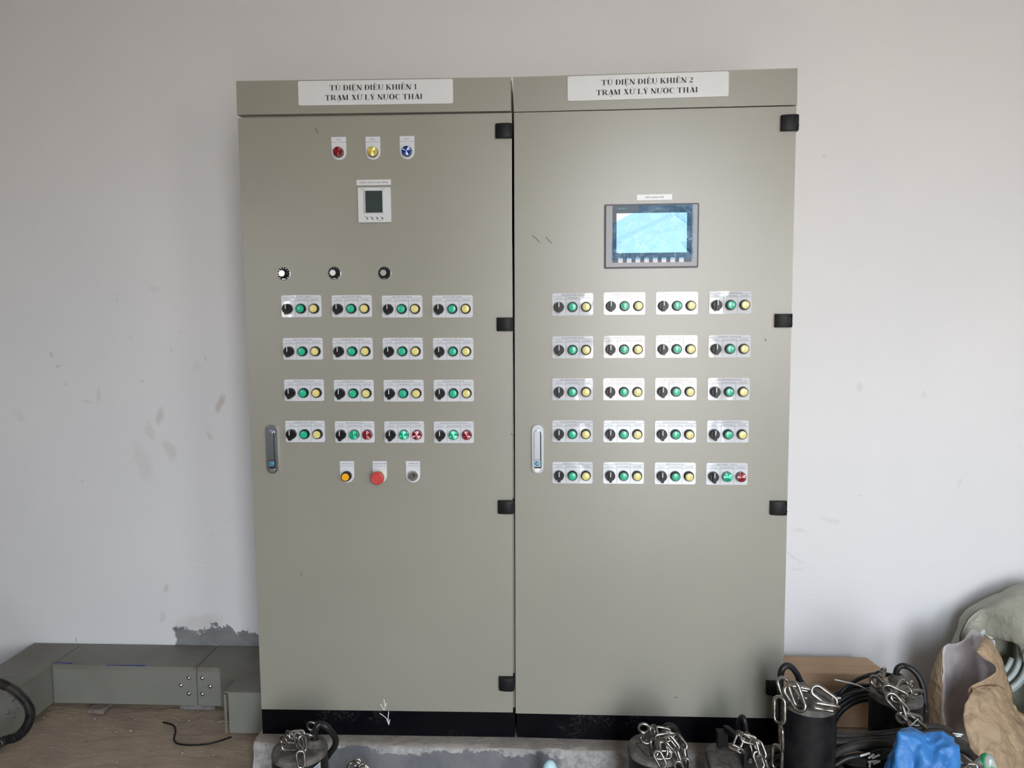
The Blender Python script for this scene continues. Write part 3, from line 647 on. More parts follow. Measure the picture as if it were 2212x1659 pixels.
# lower row: yellow button, emergency stop, buzzer
p = small_tag(L, 750, 1019.2, 'NÚT DỪNG CÒI', tw=.034, name='button_plate'); zc = -.0655/2+.0425/2
def stopbtn():
    bm = bmesh.new()
    lathe(bm, [(.0148, 0), (.0150, -.004), (.0146, -.019), (.0132, -.0215), (.0120, -.0215), (.0117, -.016)], n=32, mi=0)
    lathe(bm, [(.0113, -.014), (.0113, -.0228), (.0105, -.0240), (.0088, -.0240), (.0084, -.0234), (0, -.0234)], n=32, mi=1); return bm
proto('org', 'push_button', stopbtn, [BLK, ORG]); place('org', p, 0, zc, -.002, 'orange push button')
p = small_tag(L, 820.7, 1019.2, 'DỪNG KHẨN CẤP', tw=.039, name='button_plate')
def mush():
    bm = bmesh.new()
    lathe(bm, [(.0150, 0), (.0150, -.012), (.0135, -.014)], n=32, mi=0)
    lathe(bm, [(.0115, -.012), (.0115, -.026), (.0190, -.030), (.0200, -.034), (.0190, -.0405), (.0150, -.0425), (.0128, -.0420), (.0125, -.0428), (.0, -.0432)], n=40, mi=1); return bm
proto('mush', 'emergency_stop', mush, [YEL, REDM], 30); place('mush', p, 0, zc, -.002, 'red mushroom emergency stop button')
p = small_tag(L, 892.5, 1019, 'CÒI BÁO LỖI', tw=.029, name='buzzer_plate')
def buzz():
    bm = bmesh.new()
    lathe(bm, [(.0148, 0), (.0150, -.006), (.0140, -.008), (.0140, -.014), (.0128, -.0175), (.0118, -.0175), (.0112, -.0165), (.0104, -.0172), (.0088, -.0172), (.0078, -.0160), (0, -.0160)], n=36, mi=0)
    for i in range(6):
        a = PI*(i+.5)/3; w = .0022
        c, s = math.cos(a), math.sin(a); q = [(.0055*c-w*s*-1, .0055*s-w*c), (.0072*c-w*s*-1, .0072*s-w*c), (.0072*c-w*s, .0072*s+w*c), (.0055*c-w*s, .0055*s+w*c)]
        vs = [bm.verts.new((x_, -.0164, z_)) for x_, z_ in q]; f = bm.faces.new(vs); f.material_index = 1; f.normal_update()
        if f.normal.y > 0: f.normal_flip()
    return bm
proto('buzz', 'buzzer', buzz, [STEEL, BLK], 30); place('buzz', p, 0, zc, -.002, 'round metal alarm buzzer')
# three potentiometer dials
def dial_base():
    bm = bmesh.new(); lathe(bm, [(.0196, 0), (.0196, -.0012), (.0188, -.0016), (.0182, -.0013)], n=40, mi=1); lathe(bm, [(.0184, -.0010), (.0184, -.0017), (0, -.0017)], n=40, mi=0)
    for k in range(11):
        a = math.radians(225-27*k); c, s = math.cos(a), math.sin(a); line(bm, .0150*c, .0150*s, .0175*c, .0175*s, .0009, -.0020, 1)
    for k in range(5):
        a0, a1 = math.radians(252+7*k), math.radians(252+7*(k+1)); r0, r1 = .0155, .0170
        vs = [bm.verts.new((r*math.cos(a), -.0020, r*math.sin(a))) for r, a in ((r0, a0), (r0, a1), (r1, a1), (r1, a0))]; f = bm.faces.new(vs); f.material_index = 1; f.normal_update()
        if f.normal.y > 0: f.normal_flip()
    return bm
for u, v, a in ((613.2, 591.3, 0), (722.5, 590, 145), (830.8, 590, -125)):
    x, z = L.at(u, v); d = part(L.t, 'dial', dial_base(), [BLK, SILVER], (x, 0, z), smooth=True, sharp=30)
    bm = bmesh.new(); lathe(bm, [(.0118, -.0015), (.0118, -.004), (.0108, -.005), (.0098, -.017), (.0090, -.0185)], n=36, mi=0); lathe(bm, [(.0090, -.0180), (.0086, -.0192), (0, -.0192)], n=36, mi=1)
    c, s = math.cos(math.radians(a)), math.sin(math.radians(a)); line(bm, .0095*c, .0095*s, .0117*c, .0117*s, .001, -.0052, 1)
    part(d, 'knob', bm, [BLK, SILVER], smooth=True, sharp=30)['label'] = 'black knob with a silver cap'
# name strips
def strip(cab, u0, v0, u1, v1, s, tw, cap):
    xa, za = cab.at(u0, v0); xb, zb_ = cab.at(u1, v1); w, h = xb-xa, za-zb_
    p = part(cab.t, 'name_strip', bbox(-w/2, w/2, -.0025, 0, -h/2, h/2, .0006, 1), PAPER, ((xa+xb)/2, 0, (za+zb_)/2))
    bm = bmesh.new(); text(bm, s, 0, -cap*.5, cap, -.0029, tw*w); part(p, 'lettering', bm, INK)
strip(L, 770.6, 389, 844.7, 399.8, 'ĐỒNG HỒ ĐO ĐA NĂNG', .83, .0052); strip(R, 1375.5, 421, 1451.5, 431.8, 'MÀN HÌNH HMI', .53, .0048)
# panel meter
x0, z1 = L.at(772.8, 405.5, -.008); x1, z0 = L.at(845.5, 480, -.008); w, h = x1-x0, z1-z0
METER = mat('off_white_meter_plastic', (.56, .57, .58), .45)
bm = bmesh.new(); fx = lambda a: -w/2+a*w; fz = lambda b: h/2-b*h
outer = rrect(w, h, .003, 3); prism(bm, outer, -.010, 0); bevel(bm, .002, 2, 50)
pm = part(L.t, 'panel_meter', bm, METER, ((x0+x1)/2, 0, (z0+z1)/2), smooth=True, sharp=35)
bm = bmesh.new()                                         # raised sloping surround of the display
O = [(fx(.16), fz(.08)), (fx(.16), fz(.75)), (fx(.80), fz(.75)), (fx(.80), fz(.08))]; I = [(fx(.235), fz(.105)), (fx(.235), fz(.725)), (fx(.755), fz(.725)), (fx(.755), fz(.105))]
vo = [bm.verts.new((a, -.0101, b)) for a, b in O]; vi = [bm.verts.new((a, -.0145, b)) for a, b in I]; vj = [bm.verts.new((a, -.0112, b)) for a, b in I]
for i in range(4):
    j = (i+1) % 4; bm.faces.new((vo[i], vo[j], vi[j], vi[i])); bm.faces.new((vi[i], vi[j], vj[j], vj[i]))
bmesh.ops.recalc_face_normals(bm, faces=bm.faces); part(pm, 'bezel', bm, METER)
bm = bmesh.new(); box(bm, I[0][0], I[2][0], -.0125, -.010, I[1][1], I[0][1]); part(pm, 'display', bm, mat('dark_lcd', (.030, .045, .040), .25))['label'] = 'dark green switched-off display'
BTN = mat('grey_rubber_key', (.16, .16, .17), .5)
for k in range(4):
    bm = bmesh.new(); lathe(bm, [(.0034, 0), (.0034, -.0010), (.0026, -.0016), (0, -.0016)], n=16)
    bmesh.ops.transform(bm, matrix=Matrix.Rotation(-.45, 4, 'Y') @ Matrix.Diagonal((.75, 1, 1.25, 1)), verts=bm.verts)
    part(pm, 'key', bm, BTN, (fx(.275+.152*k), -.0100, fz(.885)), smooth=True, sharp=40)
bm = bmesh.new(); y = -.0104
text(bm, 'MIKRO', fx(.155), fz(.065), .0028, y, .0115); text(bm, 'DPM380', fx(.755), fz(.053), .0022, y, .0145)
for k, s in enumerate(('▼', '▲')):
    q = [(-.0018, .0014), (.0018, .0014), (0, -.0016)] if k == 0 else [(-.0018, -.0014), (.0018, -.0014), (0, .0016)]
    f = bm.faces.new([bm.verts.new((fx(.215+.152*k)+a, y, fz(.835)+b)) for a, b in q]); f.normal_update()
    if f.normal.y > 0: f.normal_flip()
for k in (2, 3): line(bm, fx(.20+.152*k), fz(.832), fx(.235+.152*k), fz(.828), .0008, y)
for a in (.21, .44, .60, .66): line(bm, fx(a), fz(.955), fx(a+.04), fz(.955), .0008, y)
part(pm, 'lettering', bm, INK)
# touch screen
q = [R.at(*c, -.006) for c in ((1306.5, 441.4), (1510.5, 438.5), (1508.4, 577.3), (1305, 580.7))]
x0 = (q[0][0]+q[3][0])/2; x1 = (q[1][0]+q[2][0])/2; z1 = (q[0][1]+q[1][1])/2; z0 = (q[2][1]+q[3][1])/2; w, h = x1-x0, z1-z0
FR = mat('grey_screen_frame', (.27, .27, .29), .4); FRE = mat('dark_frame_edge', (.06, .05, .065), .5); GLS = mat('dark_slate_glass', (.035, .055, .085), .35, spec=.3)
bm = bmesh.new(); prism(bm, rrect(w, h, .004, 3), -.006, 0, 0); bevel(bm, .001, 1, 50)
hm = part(R.t, 'touch_screen', bm, FRE, ((x0+x1)/2, 0, (z0+z1)/2))
hm.rotation_euler = (0, 0, 0)
bm = bmesh.new(); prism(bm, rrect(w*.965, h*.955, .003, 3), -.009, -.004); bevel(bm, .0015, 2, 50); part(hm, 'bezel', bm, FR, smooth=True, sharp=40)
bm = bmesh.new(); box(bm, fx(.085), fx(.925), -.0098, -.008, fz(.91), fz(.015)); part(hm, 'glass_panel', bm, GLS)
def screen_mat():
    m, nt, b = newmat('blank_screen_reflection_glow'); b.inputs['Base Color'].default_value = (.60, .62, .65, 1); b.inputs['Roughness'].default_value = .25
    b.inputs['Emission Color'].default_value = (.72, .78, .86, 1); b.inputs['Emission Strength'].default_value = .22; return m  # pale colour and emission stand in for the doorway mirrored in the screen
bm = bmesh.new(); box(bm, fx(.127), fx(.872), -.0102, -.0090, fz(.762), fz(.145)); part(hm, 'display', bm, screen_mat())['label'] = 'pale blank display with an added glow'
bm = bmesh.new(); text(bm, 'SIEMENS', fx(.187), fz(.083), .0048, -.0101, w*.10, mi=0); text(bm, 'SIMATIC HMI', fx(.82), fz(.052), .0036, -.0101, w*.12, mi=1)
part(hm, 'lettering', bm, [mat('teal_print', (.05, .45, .38), .5), mat('grey_fine_print', (.22, .26, .32), .5)])
KEY = mat('pale_function_key', (.60, .58, .60), .4)
for k in range(8):
    bm = bmesh.new(); box(bm, fx(.146+.0925*k), fx(.146+.0925*k+.050), -.0106, -.0092, fz(.915), fz(.840)); bevel(bm, .0006, 1); part(hm, 'function_key', bm, KEY)
# crinkled protective film, half peeled at its upper left corner
def film_mat():
    m, nt, b = newmat('blue_protective_film'); nt.nodes.remove(b); out = [n for n in nt.nodes if n.type == 'OUTPUT_MATERIAL'][0]
    P = nd(nt, 'TexCoord').outputs['Object']
    tr = nd(nt, 'BsdfTransparent'); lw = nd(nt, 'LayerWeight'); lw.inputs[0].default_value = .5; nt.links.new(mixc(nt, ramp(nt, lw.outputs['Facing'], .10, .62), (.60, .82, .96), (.13, .26, .42)), tr.inputs[0]); gl = nd(nt, 'BsdfGlossy'); gl.inputs['Roughness'].default_value = .12; gl.inputs[0].default_value = (.85, .95, 1, 1)
    fr = nd(nt, 'Fresnel'); fr.inputs[0].default_value = 1.34; ms = nd(nt, 'MixShader'); bp = nd(nt, 'Bump'); bp.inputs['Strength'].default_value = 1.; bp.inputs['Distance'].default_value = .006
    vn = noise(nt, 38, 3, .55, P, 1.2); nt.links.new(vn, bp.inputs['Height']); nt.links.new(bp.outputs[0], gl.inputs['Normal']); nt.links.new(bp.outputs[0], fr.inputs['Normal'])
    nt.links.new(fr.outputs[0], ms.inputs[0]); nt.links.new(tr.outputs[0], ms.inputs[1]); nt.links.new(gl.outputs[0], ms.inputs[2]); nt.links.new(ms.outputs[0], out.inputs[0]); return m
bm = bmesh.new(); NX, NZ = 110, 76; gr = {}
def film_in(a, b): return b > .30-(a-.085)*.80 if a < .36 else b > .018
def crease(a, b):
    s = 0
    for (ax, bx, cx2, dx, wd_, ht) in ((.13, .56, .70, .20, .012, .0016), (.50, .46, .83, .38, .010, .0010), (.76, .17, .93, .34, .014, .0018), (.82, .10, .93, .27, .010, .0014), (.085, .66, .16, .60, .014, .0022), (.84, .62, .93, .75, .015, .0018), (.42, .19, .50, .26, .01, .0008)):
        vx, vz = cx2-ax, (dx-bx)*.68; L2 = vx*vx+vz*vz; t = max(0, min(1, ((a-ax)*vx+((b-bx)*.68)*vz)/L2)); d = math.hypot(a-ax-vx*t, (b-bx)*.68-vz*t); s += 1.9*ht*math.exp(-(d/wd_)**2)
    return s
for j in range(NZ+1):
    for i in range(NX+1):
        a = .082+(.938-.082)*i/NX; b = .018+(.865-.018)*j/NZ
        wob = .008*mn.noise(Vector((a*9, b*9, 4)))
        if not film_in(a+wob, b+wob): continue
        e_ = max(0, (a-.86)/.07)
        gr[i, j] = bm.verts.new((fx(a+wob*(i in (0, NX))), -.0108-crease(a, b)-.0012*e_*abs(mn.noise(Vector((a*30, b*22, 1))))-.0011*max(0, .62-abs(mn.noise(Vector((a*13, b*13, 7)))*4)), fz(b+wob*(j == NZ))))
for j in range(NZ):
    for i in range(NX):
        k = [(i, j), (i, j+1), (i+1, j+1), (i+1, j)]
        if all(c in gr for c in k): bm.faces.new([gr[c] for c in k])
part(hm, 'protective_film', bm, film_mat(), smooth=True)['label'] = 'crinkled blue film half peeled from the display'
# chalk arrows pointing down at the left plinth
CH = mat('white_chalk', (.75, .75, .75), .8)
def chalk(cab, pts, y):
    bm = bmesh.new(); q = [cab.at(u, v, y) for u, v in pts]
    for a, b in zip(q, q[1:]): line(bm, a[0], a[1], b[0], b[1], .0022, y)
    part(cab.t, 'chalk_mark', bm, CH)['label'] = 'hand-drawn white chalk arrow'
chalk(L, [(829.5, 1511), (832, 1527), (830, 1534), (822, 1521)], -.0004); chalk(L, [(830, 1534), (835, 1518)], -.0004)
chalk(L, [(839.5, 1537), (838, 1556), (840, 1566), (842, 1554)], .0272); chalk(L, [(840, 1566), (835, 1552), (827, 1545), (820, 1541)], .0272)
# scuffs on the doors
SC = mat('dark_scuff', (.12, .11, .09), .6)
for cab, P in ((L, [(681, 276), (684, 283), (687, 287)]), (R, [(1179, 512), (1184, 518), (1192, 526)]), (R, [(1149, 508), (1157, 514), (1166, 524)]), (R, [(1652, 731), (1655, 737)]), (L, [(1104, 936), (1108, 941)]), (R, [(1457, 1505), (1463, 1508)]), (L, [(649, 1238), (652, 1243)])):
    bm = bmesh.new(); q = [cab.at(u, v) for u, v in P]
    for a, b in zip(q, q[1:]): line(bm, a[0], a[1], b[0], b[1], .0028, -.0004)
    part(cab.t, 'scuff_mark', bm, SC)
# small latch clip on the outer right edge
x, za = R.at(1702, 866, .05); bm = bmesh.new(); box(bm, .7975, .8035, .04, .06, za-.024, za); part(R.t, 'side_clip', bm, STEEL)

# ------------------------------------------------------------------ cable trunking along the wall on the left
TRK = mat('grey_trunking_paint', (.215, .215, .185), .42, var=.08, vscale=6, bmp=.15, bscale=300)
def dusty(name, c, c2, rough=.6, s=5., lo=.5, hi=.75, bs=200):
    return mat(name, c, rough, col2=c2, vscale=s, bmp=.2, bscale=bs)
TRKL = dusty('grey_trunking_lid_dusty', (.20, .195, .165), (.165, .145, .12))
ZB0, ZT0 = .018, .168
tk = thing('cable_trunking', 'grey metal cable trunking running low along the left wall to the cabinet', 'cable trunking', (-1.35, .49, ZB0))
def tpart(name, bm, m, **k):
    bmesh.ops.translate(bm, verts=bm.verts, vec=(1.35, -.49, -ZB0)); o = obj(name, bm, m, tk, **k); return o
def tbody(pts, b=.001):
    bm = bmesh.new(); prismz(bm, pts, ZB0, ZT0-.004); bevel(bm, b, 1, 40); return bm
def tlid(pts, z0=ZT0-.016, b=.0015):
    bm = bmesh.new(); prismz(bm, pts, z0, ZT0); bevel(bm, b, 2, 40); return bm
YB = YW-.004
tpart('straight_body', tbody([(-1.752, .402), (-1.203, .402), (-1.203, YB), (-1.752, YB)]), TRK)
tpart('straight_lid', tlid([(-1.748, .398), (-1.209, .398), (-1.209+.0, YB), (-1.748, YB)]), TRKL)
tpart('elbow_body', tbody([(-1.200, .402), (-1.112, .402), (-1.005, .306), (-1.005, .226), (-.832, .226), (-.832, YB), (-1.200, YB)]), TRK)
tpart('elbow_lid', tlid([(-1.196, .398), (-1.114, .398), (-1.016, .318), (-1.016, .222), (-.832, .222), (-.832, YB), (-1.196, YB)], ZT0-.004), TRKL)
bm = bmesh.new(); box(bm, -1.196, -1.116, .397, .3995, ZT0-.016, ZT0-.002); tpart('lid_lip', bm, TRKL)
bm = bmesh.new(); box(bm, -1.018, -1.009, .2215, .224, ZB0+.002, ZT0-.010); tpart('end_flange', bm, TRKL)
tpart('corner_body', tbody([(-1.945, .30), (-1.756, .30), (-1.756, YB), (-1.945, YB)]), TRK)
tpart('corner_lid', tlid([(-1.947, .296), (-1.752, .296), (-1.752, YB), (-1.947, YB)], ZT0-.012), TRKL)
tpart('branch_body', tbody([(-1.945, -.75), (-1.757, -.75), (-1.757, .2985), (-1.945, .2985)]), TRK)
tpart('branch_lid', tlid([(-1.947, -.75), (-1.753, -.75), (-1.753, .2945), (-1.947, .2945)], ZT0-.012), TRKL)
def bolt(p, d):
    bm = bmesh.new(); lathe(bm, [(.0085, 0), (.0085, -.0012), (.0060, -.0014), (.0056, -.0045), (.0030, -.0065), (0, -.007)], n=14)
    if d == 'x': bmesh.ops.rotate(bm, verts=bm.verts, matrix=Matrix.Rotation(PI/2, 3, 'Z'))
    bmesh.ops.translate(bm, verts=bm.verts, vec=p); tpart('bolt', bm, CHROME, smooth=True, sharp=40)
for u, v in ((408, 1464), (391, 1480), (408, 1498), (437, 1464.5), (454, 1482.5), (437, 1499)): bolt(atY(u, v, .4015), 'y')
for u, v in ((29, 1510), (18, 1538), (31.5, 1547)): bolt(atX(u, v, -1.7565), 'x')
bm = bmesh.new()
for u0, u1, v in ((113, 157, 1431.5), (230, 314, 1437)):
    a = atY(u0, v, .3985); b = atY(u1, v+1.5, .3985); vs = [bm.verts.new(p) for p in ((a.x, .3972, a.z), (b.x, .3972, b.z-.001), (b.x, .3972, b.z+.003), (a.x, .3972, a.z+.0015))]; bm.faces.new(vs)
tpart('film_strip', bm, mat('blue_film_scrap', (.01, .02, .22), .4))['label'] = 'scrap of dark blue protective film'
# supports under the trunking
CONC = mat('grey_mortar_block', (.22, .21, .20), .9, col2=(.13, .125, .12), vscale=40, bmp=.8, bscale=90, bdist=.004)
def rock(name, x0, x1, y0, y1, z0, z1, m, label, cat, n=4, amp=.006, par=None):
    bm = bmesh.new(); box(bm, x0, x1, y0, y1, z0, z1); bmesh.ops.subdivide_edges(bm, edges=bm.edges, cuts=n, use_grid_fill=True); bevel(bm, .003, 1, 60)
    for v in bm.verts:
        d = mn.noise_vector(v.co*22)*amp; d.z = min(d.z, 0) if v.co.z > z1-.003 else d.z
        v.co += d
    o = obj(name, bm, m, smooth=False); tag(o, label, cat); return o
rock('concrete_block', -1.275, -1.14, .405, .56, 0, .0165, CONC, 'pale grey block wedged under the trunking joint by the bolts', 'block', amp=.003)
rock('mortar_lump', -1.60, -1.54, .36, .55, 0, .0165, mat('brown_mortar', (.24, .19, .16), .9, col2=(.15, .12, .10), vscale=50, bmp=.8, bscale=90, bdist=.004), 'brown mortar lump under the left end of the trunking', 'mortar', amp=.004)
# thin black wire on the floor
bm = bmesh.new(); P = [atZ(u, v, .006) for u, v in ((352, 1560), (374, 1567), (379, 1580), (376, 1597), (386, 1607), (420, 1609.5), (460, 1605), (500, 1592))]
tube(bm, smooth_path(P), .0030, 8); tag(obj('electric_wire', bm, BLKM, smooth=True), 'short thin black wire curling on the bare floor under the trunking', 'wire')
# corrugated conduit loop
bm = bmesh.new(); yh = .05
P = [atY(u, v, y) for u, v, y in ((-160, 1500, -.30), (-90, 1475, -.16), (-30, 1472, -.02), (10, 1480, .04), (38, 1497, .05), (60, 1522, .05), (66, 1545, .05), (56, 1572, .04), (35, 1592, .03), (5, 1602, .01), (-50, 1640, -.10), (-130, 1700, -.22))]
Q = smooth_path(P, 28)
tube(bm, Q, .013, 14, rf=lambda i, m: .0155 if i % 4 in (0, 1) else .0115)
tag(obj('corrugated_conduit', bm, mat('dusty_black_conduit', (.012, .011, .010), .5, col2=(.045, .038, .03), vscale=25), smooth=True, sharp=50), 'thick black corrugated conduit looping at the left edge', 'conduit')
# little stones and chips on the floor
bm = bmesh.new()
for k in range(150):
    x = random.uniform(-1.9, -.85); y = random.uniform(-.25, .55); s = random.choice((.0015, .002, .003, .0055)); y = min(y, .33)
    v0 = len(bm.verts); r_ = bmesh.ops.create_icosphere(bm, subdivisions=1, radius=s)
    for v in r_['verts']: v.co = Vector((v.co.x*random.uniform(.8, 1.5), v.co.y, v.co.z*.6))+mn.noise_vector(v.co*900+Vector((k, 0, 0)))*s*.4+Vector((x, y, .0005+s*.2))
o = obj('floor_grit', bm, mat('pale_grit', (.36, .32, .28), .9, col2=(.16, .14, .12), vscale=90)); o['kind'] = 'stuff'; tag(o, 'loose grit and chips on the dusty floor left of the cabinets', 'grit')

# ------------------------------------------------------------------ submersible pumps
RUB = mat('dusty_black_pump_body', (.004, .004, .006), .38, col2=(.013, .012, .012), vscale=22, bmp=.3, bscale=60, spec=.3)
CAPM = mat('dust_covered_pump_cap', (.125, .112, .098), .7, col2=(.05, .046, .042), vscale=38, bmp=.5, bscale=120)
CABM = mat('black_rubber_cable', (.007, .007, .008), .42, col2=(.02, .018, .017), vscale=12, spec=.35)
CABD = mat('dusty_black_cable', (.020, .018, .016), .6, col2=(.05, .044, .038), vscale=14, spec=.3)
def ringmesh(bm, c, R_, r, ax=Vector((0, 1, 0)), n=28):
    a = ax.orthogonal().normalized(); b = ax.cross(a).normalized()
    tube(bm, [Vector(c)+(a*math.cos(2*PI*i/n)+b*math.sin(2*PI*i/n))*R_ for i in range(n)], r, 10, True)
def link_mesh(name, Lo, Wo, wire):
    bm = bmesh.new(); R_ = Wo/2-wire/2; hl = Lo/2-wire/2-R_; P = []
    for i in range(11): a = -PI/2+PI*i/10; P.append((hl+R_*math.cos(a), R_*math.sin(a), 0))
    for i in range(11): a = PI/2+PI*i/10; P.append((-hl+R_*math.cos(a), R_*math.sin(a), 0))
    tube(bm, P, wire/2, 10, True); me = bpy.data.meshes.new(name); bm.to_mesh(me); bm.free(); me.materials.append(STEEL)
    for p in me.polygons: p.use_smooth = True
    return me
LS = link_mesh('chain_link', .050, .0262, .0066); LB = link_mesh('chain_link', .078, .038, .0098)
def chain(label, segs, me, group='steel chains on the pumps'):
    """segs: (u1, v1, y1, u2, v2, y2, twist degrees) one per link"""
    first = None
    for u1, v1, y1, u2, v2, y2, tw in segs:
        a, b = atY(u1, v1, y1), atY(u2, v2, y2)
        if first is None: first = thing('steel_chain', label, 'chain', a, group)
        x = (b-a).normalized(); toc = (EYE-(a+b)/2).normalized(); z = (toc-x*toc.dot(x)).normalized(); y = z.cross(x)
        M3 = Matrix((x, y, z)).transposed() @ Matrix.Rotation(math.radians(tw), 3, 'X')
        o = bpy.data.objects.new('chain_link', me); C.objects.link(o); o.parent = first
        o.matrix_local = Matrix.Translation((a+b)/2-first.location) @ M3.to_4x4()
    return first
def pump(label, x, y, zt, r, rim=.010, base=True, body=RUB):
    t = thing('submersible_pump', label, 'pump', (x, y, 0), 'black submersible pumps standing on the floor')
    bm = bmesh.new(); lathe(bm, [(0, 0.002), (r*1.12, .002), (r*1.15, .02), (r*1.12, .05), (r*1.0, .065), (r, .07), (r, zt-rim*2.2), (r*.995, zt-rim*1.6)], n=48, axis='z'); part(t, 'motor_housing', bm, body, smooth=True, sharp=35)
    bm = bmesh.new(); lathe(bm, [(r*1.0, zt-rim*1.9), (r*1.004, zt-rim*1.2), (r*.97, zt-rim*.4), (r*.90, zt-.001), (r*.86, zt-.0005), (r*.55, zt+.002), (0, zt+.003)], n=48, axis='z'); part(t, 'top_cap', bm, CAPM, smooth=True, sharp=35)
    for k in range(3):
        a = 2*PI*k/3+.4; bm = bmesh.new(); box(bm, r*.9, r*1.22, -.012, .012, 0, .012); bevel(bm, .002, 1); bmesh.ops.rotate(bm, verts=bm.verts, matrix=Matrix.Rotation(a, 3, 'Z')); part(t, 'foot', bm, body)
    return t
def padd(t, name, bm, m, label=None, **k):
    bmesh.ops.translate(bm, verts=bm.verts, vec=-t.location); o = obj(name, bm, m, t, **k)
    if label: o['label'] = label
    return o
def eyebolt(t, u, v, y, R_=.0125, r=.0034, z0=None, ang=0.):
    c = atY(u, v, y); bm = bmesh.new(); ringmesh(bm, c, R_, r, Vector((math.sin(ang), math.cos(ang), .15)).normalized())
    tube(bm, [c-Vector((0, 0, R_)), Vector((c.x, c.y, z0))], r*1.15, 10); lathe(bm, [(r*2.4, z0-.001), (r*2.4, z0+.004), (r*1.3, z0+.006), (0, z0+.006)], c.x, c.y, 16, axis='z')
    padd(t, 'eye_bolt', bm, STEEL, smooth=True, sharp=40)
def gland(t, x, y, z, r=.017):
    bm = bmesh.new(); lathe(bm, [(r*1.25, z-.002), (r*1.3, z+.004), (r, z+.007), (r*.8, z+.016), (r*.55, z+.018)], x, y, 24, axis='z')
    bmesh.ops.scale(bm, verts=bm.verts, vec=(1.25, .9, 1), space=Matrix.Translation((-x, -y, 0))); padd(t, 'cable_gland', bm, CAPM, smooth=True, sharp=40)
def pcable(t, pts, r=.0085, m=None):
    bm = bmesh.new(); tube(bm, smooth_path([atY(*p) for p in pts], 8), r, 12); padd(t, 'power_cable', bm, m or CABM, smooth=True, sharp=60)
# pump 1: left, in front of the left cabinet
c1 = atY(647.5, 1612, -.25); Z1 = c1.z
p1 = pump('black submersible pump with a white rating label before the left cabinet', c1.x, -.25, Z1, .0755)
g = atY(680, 1603, -.245); gland(p1, g.x, -.245, Z1, .018)
pcable(p1, [(680, 1604, -.245), (681, 1583, -.245), (684, 1570, -.245), (692, 1564, -.24), (705, 1570, -.24), (717, 1583, -.23), (725, 1597, -.22), (723, 1612, -.21), (712, 1628, -.19), (700, 1645, -.16), (694, 1675, -.14)], .0088)
eyebolt(p1, 673.5, 1569, -.225, .0128, .0033, Z1+.001); eyebolt(p1, 613, 1600, -.275, .0128, .0033, Z1+.001, .5)
bm = bmesh.new(); lab = []
for j in range(2):
    lab.append([])
    for i in range(9):
        a = -PI/2+.42+i*.085; lab[j].append(bm.verts.new((c1.x+.0768*math.cos(a), -.25+.0768*math.sin(a), Z1-.036+i*.0019-j*.055)))
for i in range(8): bm.faces.new((lab[1][i], lab[1][i+1], lab[0][i+1], lab[0][i]))
for k in range(9):
    for i in range(7):
        a0, a1 = (-PI/2+.45+i*.085), (-PI/2+.45+(i+.8)*.085); zz = Z1-.042+i*.0019-k*.005
        vs = [bm.verts.new((c1.x+.0772*math.cos(a), -.25+.0772*math.sin(a), z_)) for a, z_ in ((a0, zz), (a1, zz+.0016), (a1, zz+.0034), (a0, zz+.0018))]; f = bm.faces.new(vs); f.material_index = 1
padd(p1, 'rating_label', bm, [mat('silver_label', (.42, .43, .45), .35), mat('blue_grey_print', (.06, .07, .16), .5)], 'silver label with rows of fine print')
chain('steel chain draped over the pump standing before the left cabinet', [
    (612, 1612, -.28, 640, 1613, -.28, 20), (622, 1584, -.25, 641, 1600, -.26, 60), (632, 1588, -.26, 650, 1586, -.26, 10), (640, 1582, -.26, 651, 1618, -.285, -25),
    (650, 1586, -.25, 671, 1590, -.25, 75), (652, 1588, -.27, 654, 1626, -.30, 15), (647, 1612, -.29, 656, 1625, -.31, 80), (648, 1622, -.335, 652, 1658, -.34, 5), (653, 1650, -.34, 654, 1685, -.34, 80)], LS)
# a chain resting on something just at the frame edge
c2 = atY(768, 1706, -.28)
p2 = pump('low dusty pump just showing its chain at the bottom edge', c2.x+.02, -.31, c2.z-.01, .052)
chain('few steel chain links at the bottom edge right of the left pump', [(756, 1660, -.29, 775, 1645, -.29, 20), (766, 1648, -.29, 790, 1662, -.29, 60), (758, 1655, -.3, 782, 1653, -.3, -30), (780, 1655, -.3, 800, 1675, -.3, 15)], LS)
# pump 3: before the right cabinet
c3 = atY(1415, 1610, -.25); Z3 = c3.z
p3 = pump('black submersible pump with a square lid outline before the right cabinet', c3.x, -.25, Z3, .0735)
bm = bmesh.new(); q = [atZ(u, v, Z3+.0026) for u, v in ((1374, 1606), (1398, 1603), (1425, 1612), (1414, 1631), (1400, 1634), (1390, 1625))]
tube(bm, q, .0008, 6, True); padd(p3, 'lid_seam', bm, BLKM)
eyebolt(p3, 1391, 1573, -.235, .0135, .0036, Z3+.001, .1); eyebolt(p3, 1412, 1580, -.24, .010, .0034, Z3+.001, 1.3)
bm = bmesh.new(); u_ = smooth_path([atY(u, v, -.26) for u, v in ((1384, 1592), (1386, 1600), (1396, 1606), (1408, 1604), (1412, 1596))], 6); tube(bm, u_, .0030, 10); padd(p3, 'shackle', bm, STEEL, smooth=True)
g = atZ(1445, 1596, Z3); gland(p3, g.x, g.y, Z3, .015)
pcable(p3, [(1446, 1592, -.2), (1436, 1574, -.2), (1446, 1568, -.195), (1458, 1574, -.19), (1466, 1590, -.18), (1474, 1610, -.17), (1480, 1640, -.16), (1482, 1680, -.16)], .0085)
